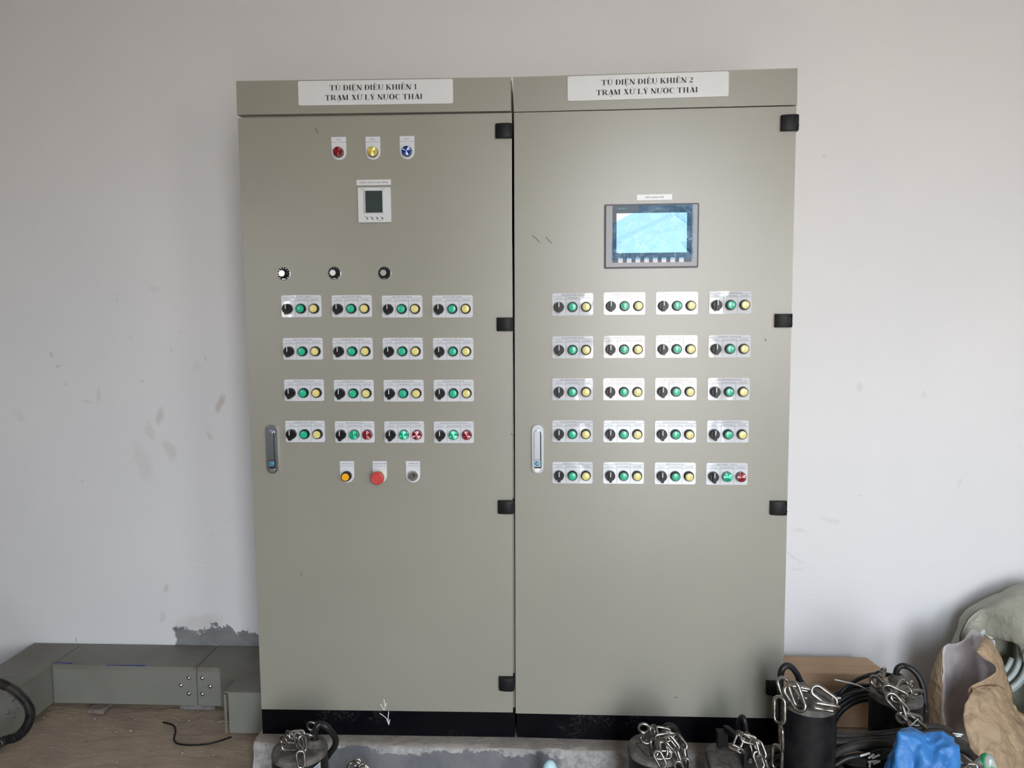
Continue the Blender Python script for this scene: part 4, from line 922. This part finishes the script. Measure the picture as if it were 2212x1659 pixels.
chain('tangled steel chain heaped on the pump before the right cabinet', [
    (1411, 1573, -.24, 1418, 1598, -.26, 30), (1416, 1577, -.24, 1446, 1583, -.24, 20), (1432, 1581, -.25, 1462, 1590, -.25, 70), (1456, 1587, -.26, 1482, 1619, -.285, 10),
    (1418, 1596, -.28, 1448, 1592, -.28, -15), (1440, 1590, -.29, 1465, 1622, -.30, 15), (1437, 1595, -.285, 1458, 1622, -.3, -30), (1412, 1602, -.28, 1415, 1628, -.30, 35),
    (1420, 1604, -.29, 1425, 1630, -.31, 65), (1432, 1600, -.29, 1436, 1630, -.31, 40), (1418, 1631, -.31, 1447, 1630, -.31, 20), (1438, 1612, -.3, 1445, 1632, -.3, 80),
    (1416, 1620, -.33, 1436, 1660, -.34, 10), (1427, 1652, -.34, 1438, 1686, -.34, 80), (1459, 1616, -.32, 1470, 1652, -.33, 70), (1476, 1612, -.31, 1480, 1646, -.32, 75),
    (1463, 1643, -.34, 1474, 1680, -.34, 5), (1479, 1636, -.33, 1487, 1672, -.33, 15)], LS)
# pump 4: squarer head with a carrying bracket
c4 = atY(1586, 1632, -.20); Z4 = c4.z
t4 = thing('submersible_pump', 'black pump with a square lid and plastic carrying bracket, beside the tall pump', 'pump', (c4.x, -.20, 0), 'black submersible pumps standing on the floor')
bm = bmesh.new(); prismz(bm, [(c4.x+a, -.20+b) for a, b in rrect(.148, .135, .045, 8)], 0.002, Z4-.020); bevel(bm, .002, 1, 50); padd(t4, 'motor_housing', bm, RUB, smooth=True, sharp=35)
bm = bmesh.new(); prismz(bm, [(c4.x+a, -.20+b) for a, b in rrect(.150, .137, .045, 8)], Z4-.022, Z4); bevel(bm, .010, 4, 50); padd(t4, 'top_cap', bm, CAPM, smooth=True, sharp=35)
q = [atZ(u, v, Z4+.0008) for u, v in ((1546, 1619), (1582, 1610), (1606, 1632), (1578, 1649))]
bm = bmesh.new(); prismz(bm, [(a.x, a.y) for a in q], Z4-.002, Z4+.003); bevel(bm, .001, 1); padd(t4, 'square_lid', bm, CAPM)
bm = bmesh.new(); a = atY(1560, 1600, -.15); b = atY(1617, 1635, -.25)
box(bm, a.x-.015, a.x+.013, -.165, -.135, Z4-.004, a.z+.028); box(bm, b.x-.016, b.x+.014, -.265, -.235, Z4-.02, b.z+.035); bevel(bm, .003, 2)
d = bmesh.new(); A = atY(1567, 1572, -.15); B = atY(1596, 1594, -.22); tube(d, [A, B, atY(1612, 1612, -.25)], .010, 4); me = bpy.data.meshes.new('t'); d.to_mesh(me); d.free(); bm.from_mesh(me)
padd(t4, 'carrying_bracket', bm, BLKM, smooth=True, sharp=40)
pcable(t4, [(1613, 1640, -.20), (1611, 1600, -.19), (1612, 1580, -.185), (1608, 1556, -.18), (1603, 1549, -.17), (1598, 1556, -.16), (1595, 1575, -.15), (1594, 1600, -.14), (1598, 1660, -.13)], .0075)
bm = bmesh.new(); ce = atY(1621, 1642, -.275); lathe(bm, [(.007, ce.z-.004), (.007, ce.z), (.0045, ce.z+.001), (.004, ce.z+.006), (0, ce.z+.007)], ce.x, ce.y, 12, axis='z'); padd(t4, 'bracket_screw', bm, STEEL, smooth=True, sharp=40)
chain('steel chain hooked over the bracket of the square-topped pump', [
    (1604, 1583, -.25, 1588, 1620, -.27, 10), (1582, 1612, -.28, 1600, 1622, -.28, 60), (1600, 1586, -.26, 1618, 1598, -.27, 60), (1606, 1594, -.28, 1630, 1600, -.28, -20),
    (1616, 1588, -.26, 1636, 1606, -.28, 70), (1626, 1600, -.29, 1634, 1632, -.30, 30), (1634, 1598, -.28, 1650, 1640, -.30, 5), (1632, 1622, -.3, 1646, 1662, -.31, -15), (1647, 1634, -.31, 1658, 1670, -.31, 60)], LS)
# pump 5: the tall one at the right corner of the right cabinet
c5 = atY(1747.5, 1506, -.2); Z5 = c5.z
p5 = pump('tallest black pump standing at the right corner of the right cabinet', c5.x, -.2, Z5, .0715)
g = atZ(1728, 1483, Z5); gland(p5, g.x, g.y, Z5, .014); yg = g.y
pcable(p5, [(1729, 1484, yg), (1727, 1470, yg), (1722, 1457, yg), (1712, 1443, yg), (1700, 1437.5, yg-.005), (1689, 1447, yg-.01), (1686, 1465, yg-.01), (1686, 1500, yg-.02), (1688, 1560, yg-.02), (1692, 1640, -.2), (1695, 1690, -.2)], .0088)
bm = bmesh.new()
for u, v in ((1733, 1508), (1806, 1508)):
    c = atY(u, v, -.235 if u < 1750 else -.2); tube(bm, [c-Vector((.012, 0, 0)), c+Vector((.012, 0, 0))], .0035, 10); lathe(bm, [(.006, c.z-.012), (.006, c.z-.002), (0, c.z)], c.x, c.y, 12, axis='z')
padd(p5, 'cap_screw', bm, STEEL, smooth=True, sharp=40)
bm = bmesh.new(); q = [atZ(u, v, Z5+.0022) for u, v in ((1722, 1526), (1735, 1492), (1760, 1494), (1795, 1515), (1790, 1534))]; tube(bm, q, .0008, 6, True); padd(p5, 'lid_seam', bm, BLKM)
chain('large steel chain lying over the tallest pump and hanging down its left side', [
    (1690, 1470, -.22, 1704, 1514, -.235, 15), (1694, 1480, -.23, 1762, 1494, -.24, 78), (1703, 1488, -.24, 1731, 1529, -.27, 12), (1714, 1482, -.25, 1727, 1518, -.26, 30),
    (1750, 1482, -.25, 1811, 1526, -.275, 8), (1764, 1524, -.27, 1800, 1530, -.275, 62), (1684, 1490, -.24, 1684, 1578, -.26, 20), (1687, 1566, -.26, 1688, 1624, -.26, 75), (1680, 1606, -.26, 1678, 1668, -.26, 30)], LB)
# pump 6: behind it, deeper
c6 = atY(1936, 1493, 0.); Z6 = c6.z
p6 = pump('black pump behind the blue sack, chain hanging down its front', c6.x, 0., Z6, .073)
g = atZ(1938, 1468, Z6); gland(p6, g.x, g.y, Z6, .017); yg = g.y
pcable(p6, [(1936, 1468, yg), (1936, 1452, yg), (1941, 1442, yg), (1951, 1438, yg), (1966, 1443, yg-.01), (1982, 1458, yg-.02), (1993, 1482, yg-.03), (1998, 1515, yg-.04), (2000, 1545, yg-.05), (2000, 1600, -.05)], .0088)
eyebolt(p6, 1902, 1457, -.005, .011, .0036, Z6+.001, .6); eyebolt(p6, 1968, 1480, -.04, .011, .0036, Z6+.001, -.8)
chain('large steel chain hanging down the front of the pump behind the blue sack', [
    (1905, 1455, -.02, 1899, 1476, -.04, 70), (1887, 1468, -.04, 1922, 1500, -.08, 30), (1905, 1468, -.04, 1928, 1494, -.07, 75), (1918, 1490, -.085, 1950, 1505, -.095, 20), (1928, 1510, -.1, 1966, 1492, -.08, 15),
    (1945, 1500, -.085, 1955, 1482, -.06, 20), (1950, 1498, -.07, 1982, 1496, -.06, 70), (1914, 1496, -.11, 1962, 1546, -.13, 5), (1948, 1530, -.13, 1956, 1558, -.14, 75), (1950, 1550, -.14, 1978, 1556, -.14, 20), (1952, 1558, -.15, 1962, 1576, -.15, 60), (1966, 1552, -.14, 1992, 1574, -.14, 50)], LB)

# ------------------------------------------------------------------ cables heaped on the right
def cable(label, pts, r=.0085, m=None, n=12, per=8, group='black cables heaped among the pumps', name='cable'):
    bm = bmesh.new(); tube(bm, smooth_path([atY(*p) if len(p) == 3 and p[0] > 50 else Vector(p) for p in pts], per), r, n)
    return tag(obj(name, bm, m or CABM, smooth=True, sharp=60), label, 'cable', group)
# coil standing round the tall pump's foot
bm = bmesh.new(); P = []
for k in range(13*26):
    a = 2*PI*k/26; turn = k/26; lay = int(turn) % 4; z = .012+.0145*turn; P.append((c5.x+(.086+.0105*(turn % 3.2))*math.cos(a), -.195+(.086+.0105*(turn % 3.2))*math.sin(a), z))
P = [Vector(p) for p in P]
for s_ in range(3): P = [P[0]]+[(P[i-1]+P[i]*2+P[i+1])/4 for i in range(1, len(P)-1)]+[P[-1]]
tube(bm, P, .0075, 8)
tag(obj('cable_coil', bm, CABD, smooth=True), 'dusty black cable coiled around the foot of the tallest pump', 'cable coil', 'black cables heaped among the pumps')
# tall coil leaning between the two pumps on the right
bm = bmesh.new(); P = []; cc = atY(1893, 1610, .12)
for k in range(7*30):
    a = 2*PI*k/30; t = k/30; R_ = .125+.010*(t % 3.3)
    P.append(Vector((cc.x+R_*math.cos(a)*1.05, .135+.007*t+.03*math.sin(a), max(.012, cc.z+.012+R_*.93*math.sin(a)))))
for s_ in range(2): P = [P[0]]+[(P[i-1]+P[i]*2+P[i+1])/4 for i in range(1, len(P)-1)]+[P[-1]]
tube(bm, P, .0085, 9)
tag(obj('cable_coil', bm, CABM, smooth=True), 'shiny black cable coil standing upright between the two right-hand pumps', 'cable coil', 'black cables heaped among the pumps')
cable('black cable arching before the cardboard box to the rear pump', [(1806, 1512, .12), (1820, 1492, .12), (1845, 1472, .13), (1872, 1460, .14), (1895, 1456, .14), (1925, 1459, .13), (1950, 1470, .12), (1958, 1520, .1)], .0065)
for k, (lab, pts, r, m) in enumerate((
    ('upper dusty cable running right from the tallest pump under the zip tie', [(1790, 1588, -.12), (1830, 1590, -.13), (1880, 1588, -.13), (1930, 1583, -.13), (1980, 1573, -.13), (2020, 1570, -.13), (2045, 1577, -.12), (2070, 1592, -.12)], .0105, CABD),
    ('second dusty cable running just below the topmost one to the right', [(1790, 1600, -.14), (1830, 1603, -.15), (1880, 1600, -.15), (1930, 1596, -.15), (1985, 1586, -.15), (2030, 1583, -.15), (2062, 1598, -.15), (2088, 1612, -.15)], .0105, CABD),
    ('dark cable curving up from the left behind the blue sack', [(1795, 1632, -.16), (1825, 1618, -.17), (1870, 1608, -.17), (1920, 1607, -.17), (1970, 1606, -.17), (2040, 1604, -.17), (2085, 1618, -.17), (2100, 1640, -.17)], .0115, CABD),
    ('dark cable sagging between the tallest pump and the blue sack', [(1800, 1612, -.10), (1840, 1612, -.10), (1890, 1620, -.10), (1950, 1622, -.10), (2020, 1615, -.10), (2075, 1618, -.10), (2110, 1640, -.1)], .0105, CABM),
    ('lowest dark cable in front of the cable heap', [(1800, 1655, -.18), (1830, 1638, -.18), (1870, 1632, -.18), (1920, 1634, -.18), (1960, 1640, -.18), (2000, 1660, -.18)], .0085, CABM))): cable(lab, pts, r, m)
# white ferruled wire ends
bm = bmesh.new(); root = thing('wire_bundle', 'bundle of thin black wires with white ferrules beside the blue sack', 'wires', atY(1880, 1640, -.22))
for k, (u0, v0, u1, v1) in enumerate(((1858, 1633, 1879, 1627), (1876, 1638, 1888, 1629), (1884, 1638, 1900, 1631), (1875, 1646, 1896, 1644), (1878, 1658, 1880, 1645), (1886, 1650, 1901, 1644))):
    a, b = atY(u0, v0, -.22), atY(u1, v1, -.215); bm = bmesh.new(); tube(bm, [a, b], .0028, 8); bmesh.ops.translate(bm, verts=bm.verts, vec=-root.location); obj('ferrule', bm, WHT, root, smooth=True, sharp=50)
    c_ = atY(1935, 1618+k*2, -.19); bm = bmesh.new(); tube(bm, smooth_path([b, (b+c_)/2+Vector((0, 0, .006)), c_], 6), .0020, 7); bmesh.ops.translate(bm, verts=bm.verts, vec=-root.location); obj('wire', bm, CABM, root, smooth=True)
for lab, q in (('upper bare cable end with white tips right of the blue sack', ((2058, 1584, 2080, 1587), (2052, 1590, 2076, 1590))), ('lower bare cable end with white tips right of the blue sack', ((2062, 1606, 2086, 1612), (2068, 1614, 2088, 1608)))):
    root = thing('stripped_wires', lab, 'wires', atY(q[0][0], q[0][1], -.13), 'stripped cable ends by the paper sack')
    for u0, v0, u1, v1 in q:
        bm = bmesh.new(); tube(bm, [atY(u0, v0, -.14), atY(u1, v1, -.15)], .0022, 8); bmesh.ops.translate(bm, verts=bm.verts, vec=-root.location); obj('wire', bm, WHT, root, smooth=True)
# cable ties
TIE = mat('white_nylon_tie', (.55, .54, .50), .4)
def tie(lab, pts, r=.0018):
    bm = bmesh.new(); P = smooth_path([atY(*p) for p in pts], 6); tube(bm, P, r, 6); tag(obj('cable_tie', bm, TIE, smooth=True), lab, 'cable tie', 'nylon cable ties in the cable heap')
tie('long white cable tie tail sticking up before the cardboard box', [(1803, 1468, .08), (1825, 1473, .08), (1850, 1479, .08), (1868, 1487, .08), (1881, 1497, .08)], .0022)
tie('grey cable tie cinched round the cable bundle left of the blue sack', [(1947, 1575, -.165), (1954, 1583, -.168), (1958, 1592, -.17), (1960, 1602, -.165)], .0020)
tie('pale cable tie tail under the hanging chain', [(1960, 1574, -.16), (1970, 1565, -.16), (1984, 1552, -.16)], .0016)

# ------------------------------------------------------------------ cardboard box behind the pumps
CARD = mat('brown_cardboard', (.43, .285, .175), .75, col2=(.37, .24, .145), vscale=8, bmp=.2, bscale=40)
cb = thing('cardboard_box', 'flat brown cardboard box against the wall right of the cabinets', 'box', (1.04, .47, 0))
def cpart(name, bm, m=CARD, **k): bmesh.ops.translate(bm, verts=bm.verts, vec=(-1.04, -.47, 0)); return obj(name, bm, m, cb, **k)
bm = bmesh.new(); prismz(bm, [(.85, .375), (1.285, .375), (1.262, .505), (.85, .505)], .001, .196); bevel(bm, .003, 2); cpart('box_body', bm)
bm = bmesh.new(); prismz(bm, [(.85, .374), (1.283, .374), (1.273, .432), (.85, .434)], .196, .1995); bevel(bm, .001, 1); cpart('top_flap', bm)
bm = bmesh.new(); prismz(bm, [(.85, .437), (1.272, .435), (1.260, .505), (.85, .505)], .196, .1985); bevel(bm, .001, 1); cpart('top_flap', bm)
bm = bmesh.new(); box(bm, .85, 1.28, .3715, .3745, .150, .197); bevel(bm, .001, 1)
for v in bm.verts:
    if v.co.z < .17: v.co.z += .006*mn.noise(Vector((v.co.x*9, 0, 0)))
cpart('front_flap', bm)
bm = bmesh.new(); box(bm, .85, 1.28, .3722, .3745, .02, .090); bevel(bm, .001, 1); cpart('front_flap', bm)
# ------------------------------------------------------------------ torn paper sack
KRAFT = mat('brown_kraft_paper', (.39, .275, .17), .7, col2=(.31, .22, .135), vscale=10, bmp=.9, bscale=34, bdist=.012)
LINER = mat('pale_sack_lining', (.50, .45, .46), .45, col2=(.42, .38, .39), vscale=14, bmp=.5, bscale=30, bdist=.008)
def sheet(rows, m, name, parent, amp=.006, sub=8, fr=26, thick=.0015, seed=0, crumple=0.):
    """rows of (u, v, y) control points, splined into a sheet with thickness"""
    R_ = [smooth_path([atY(*p) for p in r_], sub) for r_ in rows]; n = len(R_[0])
    cols = [smooth_path([r_[i] for r_ in R_], sub) for i in range(n)]; bm = bmesh.new()
    V = []
    for i, c_ in enumerate(cols):
        V.append([])
        for j, p in enumerate(c_):
            s = p*fr+Vector((seed, 0, 0)); q = p+mn.noise_vector(s)*amp+mn.noise_vector(s*2.7)*amp*.35
            if crumple: q += Vector((0, -1, .3))*crumple*(abs(mn.noise(s*.8))+.6*abs(mn.noise(s*1.9+Vector((5, 5, 5)))))
            V[-1].append(bm.verts.new(q))
    for i in range(len(V)-1):
        for j in range(len(V[0])-1): bm.faces.new((V[i][j], V[i+1][j], V[i+1][j+1], V[i][j+1]))
    if parent: bmesh.ops.translate(bm, verts=bm.verts, vec=-parent.location)
    o = obj(name, bm, m, parent, smooth=True, sharp=28)
    md = o.modifiers.new('thickness', 'SOLIDIFY'); md.thickness = thick; return o
sk = thing('paper_sack', 'torn open brown paper sack with pale lining, right of the pumps', 'paper sack', atY(2080, 1659, .05))
sheet([[(2038, 1396, .25), (2075, 1386, .30), (2100, 1363, .33), (2120, 1370, .33), (2150, 1384, .30)],
       [(2036, 1430, .24), (2070, 1440, .32), (2105, 1445, .36), (2130, 1440, .36), (2158, 1430, .31)],
       [(2036, 1475, .23), (2070, 1490, .32), (2100, 1495, .36), (2130, 1485, .36), (2165, 1470, .30)],
       [(2036, 1530, .22), (2070, 1540, .31), (2105, 1540, .35), (2140, 1540, .34), (2175, 1530, .28)],
       [(2036, 1600, .20), (2070, 1610, .28), (2105, 1610, .30), (2140, 1610, .28), (2180, 1600, .24)]], LINER, 'lining', sk, .007, 7, 20, seed=3)['label'] = 'pale pinkish grey sack lining'
sheet([[(2037, 1397, .248), (2036, 1430, .238), (2036, 1480, .228), (2036, 1530, .218), (2036, 1660, .198)],
       [(2028, 1412, .262), (2022, 1445, .262), (2018, 1490, .262), (2016, 1530, .262), (2016, 1660, .25)],
       [(2022, 1428, .30), (2012, 1458, .30), (2006, 1500, .30), (2003, 1540, .30), (2003, 1660, .28)]], KRAFT, 'side_gusset', sk, .003, 7, 30, seed=5)
sheet([[(2126, 1372, .30), (2134, 1376, .28), (2140, 1384, .26), (2146, 1394, .25)],
       [(2112, 1398, .20), (2125, 1395, .20), (2142, 1400, .22), (2153, 1406, .25)],
       [(2116, 1414, .18), (2134, 1418, .19), (2150, 1422, .21), (2163, 1424, .25)],
       [(2150, 1440, .17), (2156, 1442, .19), (2162, 1444, .21), (2170, 1448, .25)],
       [(2142, 1457, .15), (2154, 1460, .17), (2166, 1464, .20), (2177, 1472, .25)],
       [(2096, 1484, .12), (2124, 1480, .14), (2158, 1484, .18), (2185, 1500, .24)],
       [(2090, 1506, .10), (2122, 1510, .11), (2160, 1512, .15), (2190, 1532, .22)]], KRAFT, 'torn_flap', sk, .004, 6, 26, seed=9, crumple=.004)
sheet([[(2096, 1483, .12), (2126, 1480, .14), (2160, 1486, .18), (2186, 1520, .22), (2188, 1534, .23), (2192, 1540, .24)],
       [(2090, 1508, .08), (2125, 1510, .09), (2160, 1516, .12), (2190, 1545, .17), (2220, 1555, .20), (2250, 1560, .25)],
       [(2079, 1545, .06), (2120, 1548, .05), (2160, 1556, .07), (2200, 1575, .12), (2230, 1590, .15), (2260, 1600, .2)],
       [(2084, 1585, .04), (2120, 1588, .02), (2165, 1595, .03), (2205, 1610, .06), (2235, 1620, .10), (2265, 1630, .15)],
       [(2092, 1625, .02), (2125, 1630, -.01), (2165, 1635, -.01), (2205, 1645, .02), (2235, 1655, .06), (2265, 1660, .1)],
       [(2090, 1700, .02), (2125, 1700, -.02), (2165, 1700, -.03), (2205, 1700, 0), (2235, 1700, .03), (2265, 1700, .08)]], KRAFT, 'crumpled_front', sk, .009, 9, 17, seed=1, crumple=.020)
# ------------------------------------------------------------------ white hose coil under a film bag, far right
HOSE = mat('off_white_ribbed_hose', (.50, .56, .53), .5, var=.08, bmp=.4, bscale=300)
hc = Vector((1.68, 0, .235))
bm = bmesh.new(); P = []
for k in range(5*32):
    a = 2*PI*k/32; t = k/32; R_ = .085+.018*(t % 2.4)
    P.append(Vector((hc.x+R_*math.cos(a)*.95, .405+.016*t, hc.z+R_*math.sin(a)*1.15)))
for s_ in range(2): P = [P[0]]+[(P[i-1]+P[i]*2+P[i+1])/4 for i in range(1, len(P)-1)]+[P[-1]]
mz = min(p.z for p in P); P = [p+Vector((0, 0, max(0, .012-mz))) for p in P]
tube(bm, P, .0095, 10)
tag(obj('hose_coil', bm, HOSE, smooth=True), 'coil of off-white hose inside the cloudy bag at the right edge', 'hose')
def bag_mat():
    m, nt, b = newmat('cloudy_plastic_film')
    b.inputs['Base Color'].default_value = (.46, .45, .36, 1); b.inputs['Roughness'].default_value = .35
    nt.links.new(mixc(nt, ramp(nt, noise(nt, 9, 4, .6), .3, .7), (.44, .43, .35), (.36, .35, .28)), b.inputs['Base Color'])
    nt.links.new(ramp(nt, noise(nt, 7, 3, .6), .35, .75, .80, .93), b.inputs['Alpha']); bump(nt, b, noise(nt, 22, 4, .6, None, 1.5), .6, .012); return m
bm = bmesh.new(); V = []; NU, NV = 60, 40
bc = Vector((1.80, .42, .215))
for i in range(NU):
    a = 2*PI*i/NU; V.append([])
    for j in range(NV+1):
        ph = -PI*.45+(PI*.95)*j/NV; fold = .012*math.sin(a*9+3*math.sin(ph*2))*math.cos(ph)
        r_ = Vector((math.cos(a)*math.cos(ph)*(.255+fold), math.sin(a)*math.cos(ph)*(.19+fold), math.sin(ph)*(.285)))
        q = bc+r_+mn.noise_vector((bc+r_)*9)*.022+mn.noise_vector((bc+r_)*24)*.007
        q.z = max(q.z, .004); q.y = min(max(q.y, .43-2.2*max(0, q.x-1.62)), YW-.012); V[-1].append(bm.verts.new(q))
def hole(q):      # the mouth of the bag, open towards the camera where the hose shows
    return abs(q.x-1.66) < .10+.03*math.sin(q.z*30) and q.y < .40 and .06 < q.z < .335-.3*abs(q.x-1.66)
for i in range(NU):
    for j in range(NV):
        k = [V[i][j], V[(i+1) % NU][j], V[(i+1) % NU][j+1], V[i][j+1]]
        c_ = sum((v.co for v in k), Vector())/4
        if hole(c_): continue
        try: bm.faces.new(k)
        except ValueError: pass
o = obj('plastic_bag', bm, bag_mat(), smooth=True); md = o.modifiers.new('thickness', 'SOLIDIFY'); md.thickness = .0008
tag(o, 'big cloudy greenish plastic bag with a white hose coil in it, right edge', 'plastic bag')
# ------------------------------------------------------------------ blue sack, bottom right
def heap(name, base, prof, m, label, cat, depth, z0=0., ridges=5, amp=.01, seed=0, NA=64, NR=22, pw=2.2):
    """draped mound: prof = half outline (radius fraction -> height)"""
    bm = bmesh.new(); cx0, cy0, rx, ry, H = base; V = []
    top = bm.verts.new((cx0, cy0, H+z0))
    for j in range(1, NR+1):
        t = j/NR; V.append([])
        for i in range(NA):
            a = 2*PI*i/NA
            rad = 1+.14*mn.noise(Vector((math.cos(a)*1.3, math.sin(a)*1.3, seed)))*t
            h = H*(1-t**pw)
            p = Vector((cx0+rx*t*rad*math.cos(a), cy0+ry*t*rad*math.sin(a), z0+h))
            q_ = Vector((p.x*11+seed, p.y*11, p.z*5)); fold = 1-2.6*abs(mn.noise(q_))+.8*mn.noise(q_*2.1)-.5*abs(mn.noise(q_*3.7))
            p += (Vector((math.cos(a), math.sin(a), .8)))*amp*(fold-.5)*math.sin(PI*min(1, t*1.1))*2
            p += mn.noise_vector(p*14+Vector((seed, 0, 0)))*amp*.6+mn.noise_vector(p*45)*amp*.18
            p.z = max(p.z, z0 if z0 > 0 else .003); V[-1].append(bm.verts.new(p))
    for i in range(NA): bm.faces.new((top, V[0][i], V[0][(i+1) % NA]))
    for j in range(NR-1):
        for i in range(NA): bm.faces.new((V[j][i], V[j+1][i], V[j+1][(i+1) % NA], V[j][(i+1) % NA]))
    bmesh.ops.recalc_face_normals(bm, faces=bm.faces)
    o = obj(name, bm, m, smooth=True, sharp=60); return tag(o, label, cat)
BLUE = mat('woven_blue_plastic', (.035, .185, .47), .5, col2=(.025, .14, .40), vscale=18, bmp=.5, bscale=160, bdist=.002)
bt = atY(2003, 1579, -.36)
heap('blue_sack', (bt.x-.002, -.36, .122, .105, bt.z-.010), None, BLUE, 'crumpled bright blue woven plastic sack in the bottom right corner', 'sack', 0, ridges=6, amp=.0125, seed=2.0, pw=4.2, NA=110, NR=40)
GRW = newmat('clear_bag_with_green_print'); m_, nt_, b_ = GRW
nt_.links.new(mixc(nt_, ramp(nt_, noise(nt_, 20, 2, .4), .50, .54), (.36, .37, .34), (.02, .30, .10)), b_.inputs['Base Color']); b_.inputs['Roughness'].default_value = .25
bump(nt_, b_, noise(nt_, 40, 4, .6), .5, .004)
gt = atY(2132, 1628, -.27)
heap('plastic_bag', (gt.x, -.27, .052, .05, gt.z), None, m_, 'small clear plastic bag with green print before the paper sack', 'plastic bag', 0, ridges=5, amp=.009, seed=5.0, NA=48, NR=16)
chain('few shiny chain links between the blue sack and the green printed bag', [(2085, 1645, -.36, 2098, 1655, -.37, 20), (2094, 1654, -.37, 2112, 1656, -.37, 65), (2108, 1655, -.37, 2118, 1675, -.37, 20)], LS)
# pale blue float in front of the plinth
ft = atY(1188, 1642, -.2); bm = bmesh.new()
lathe(bm, [(0, ft.z), (.006, ft.z-.0015), (.012, ft.z-.006), (.0175, ft.z-.014), (.021, ft.z-.024), (.0235, ft.z-.04), (.024, ft.z-.06), (.024, .012), (.020, .002), (0, .001)], ft.x, -.2, 32, axis='z')
tag(obj('plastic_float', bm, mat('pale_blue_plastic', (.46, .66, .70), .45), smooth=True, sharp=50), 'pale blue rounded plastic float before the concrete plinth, centre bottom', 'float')
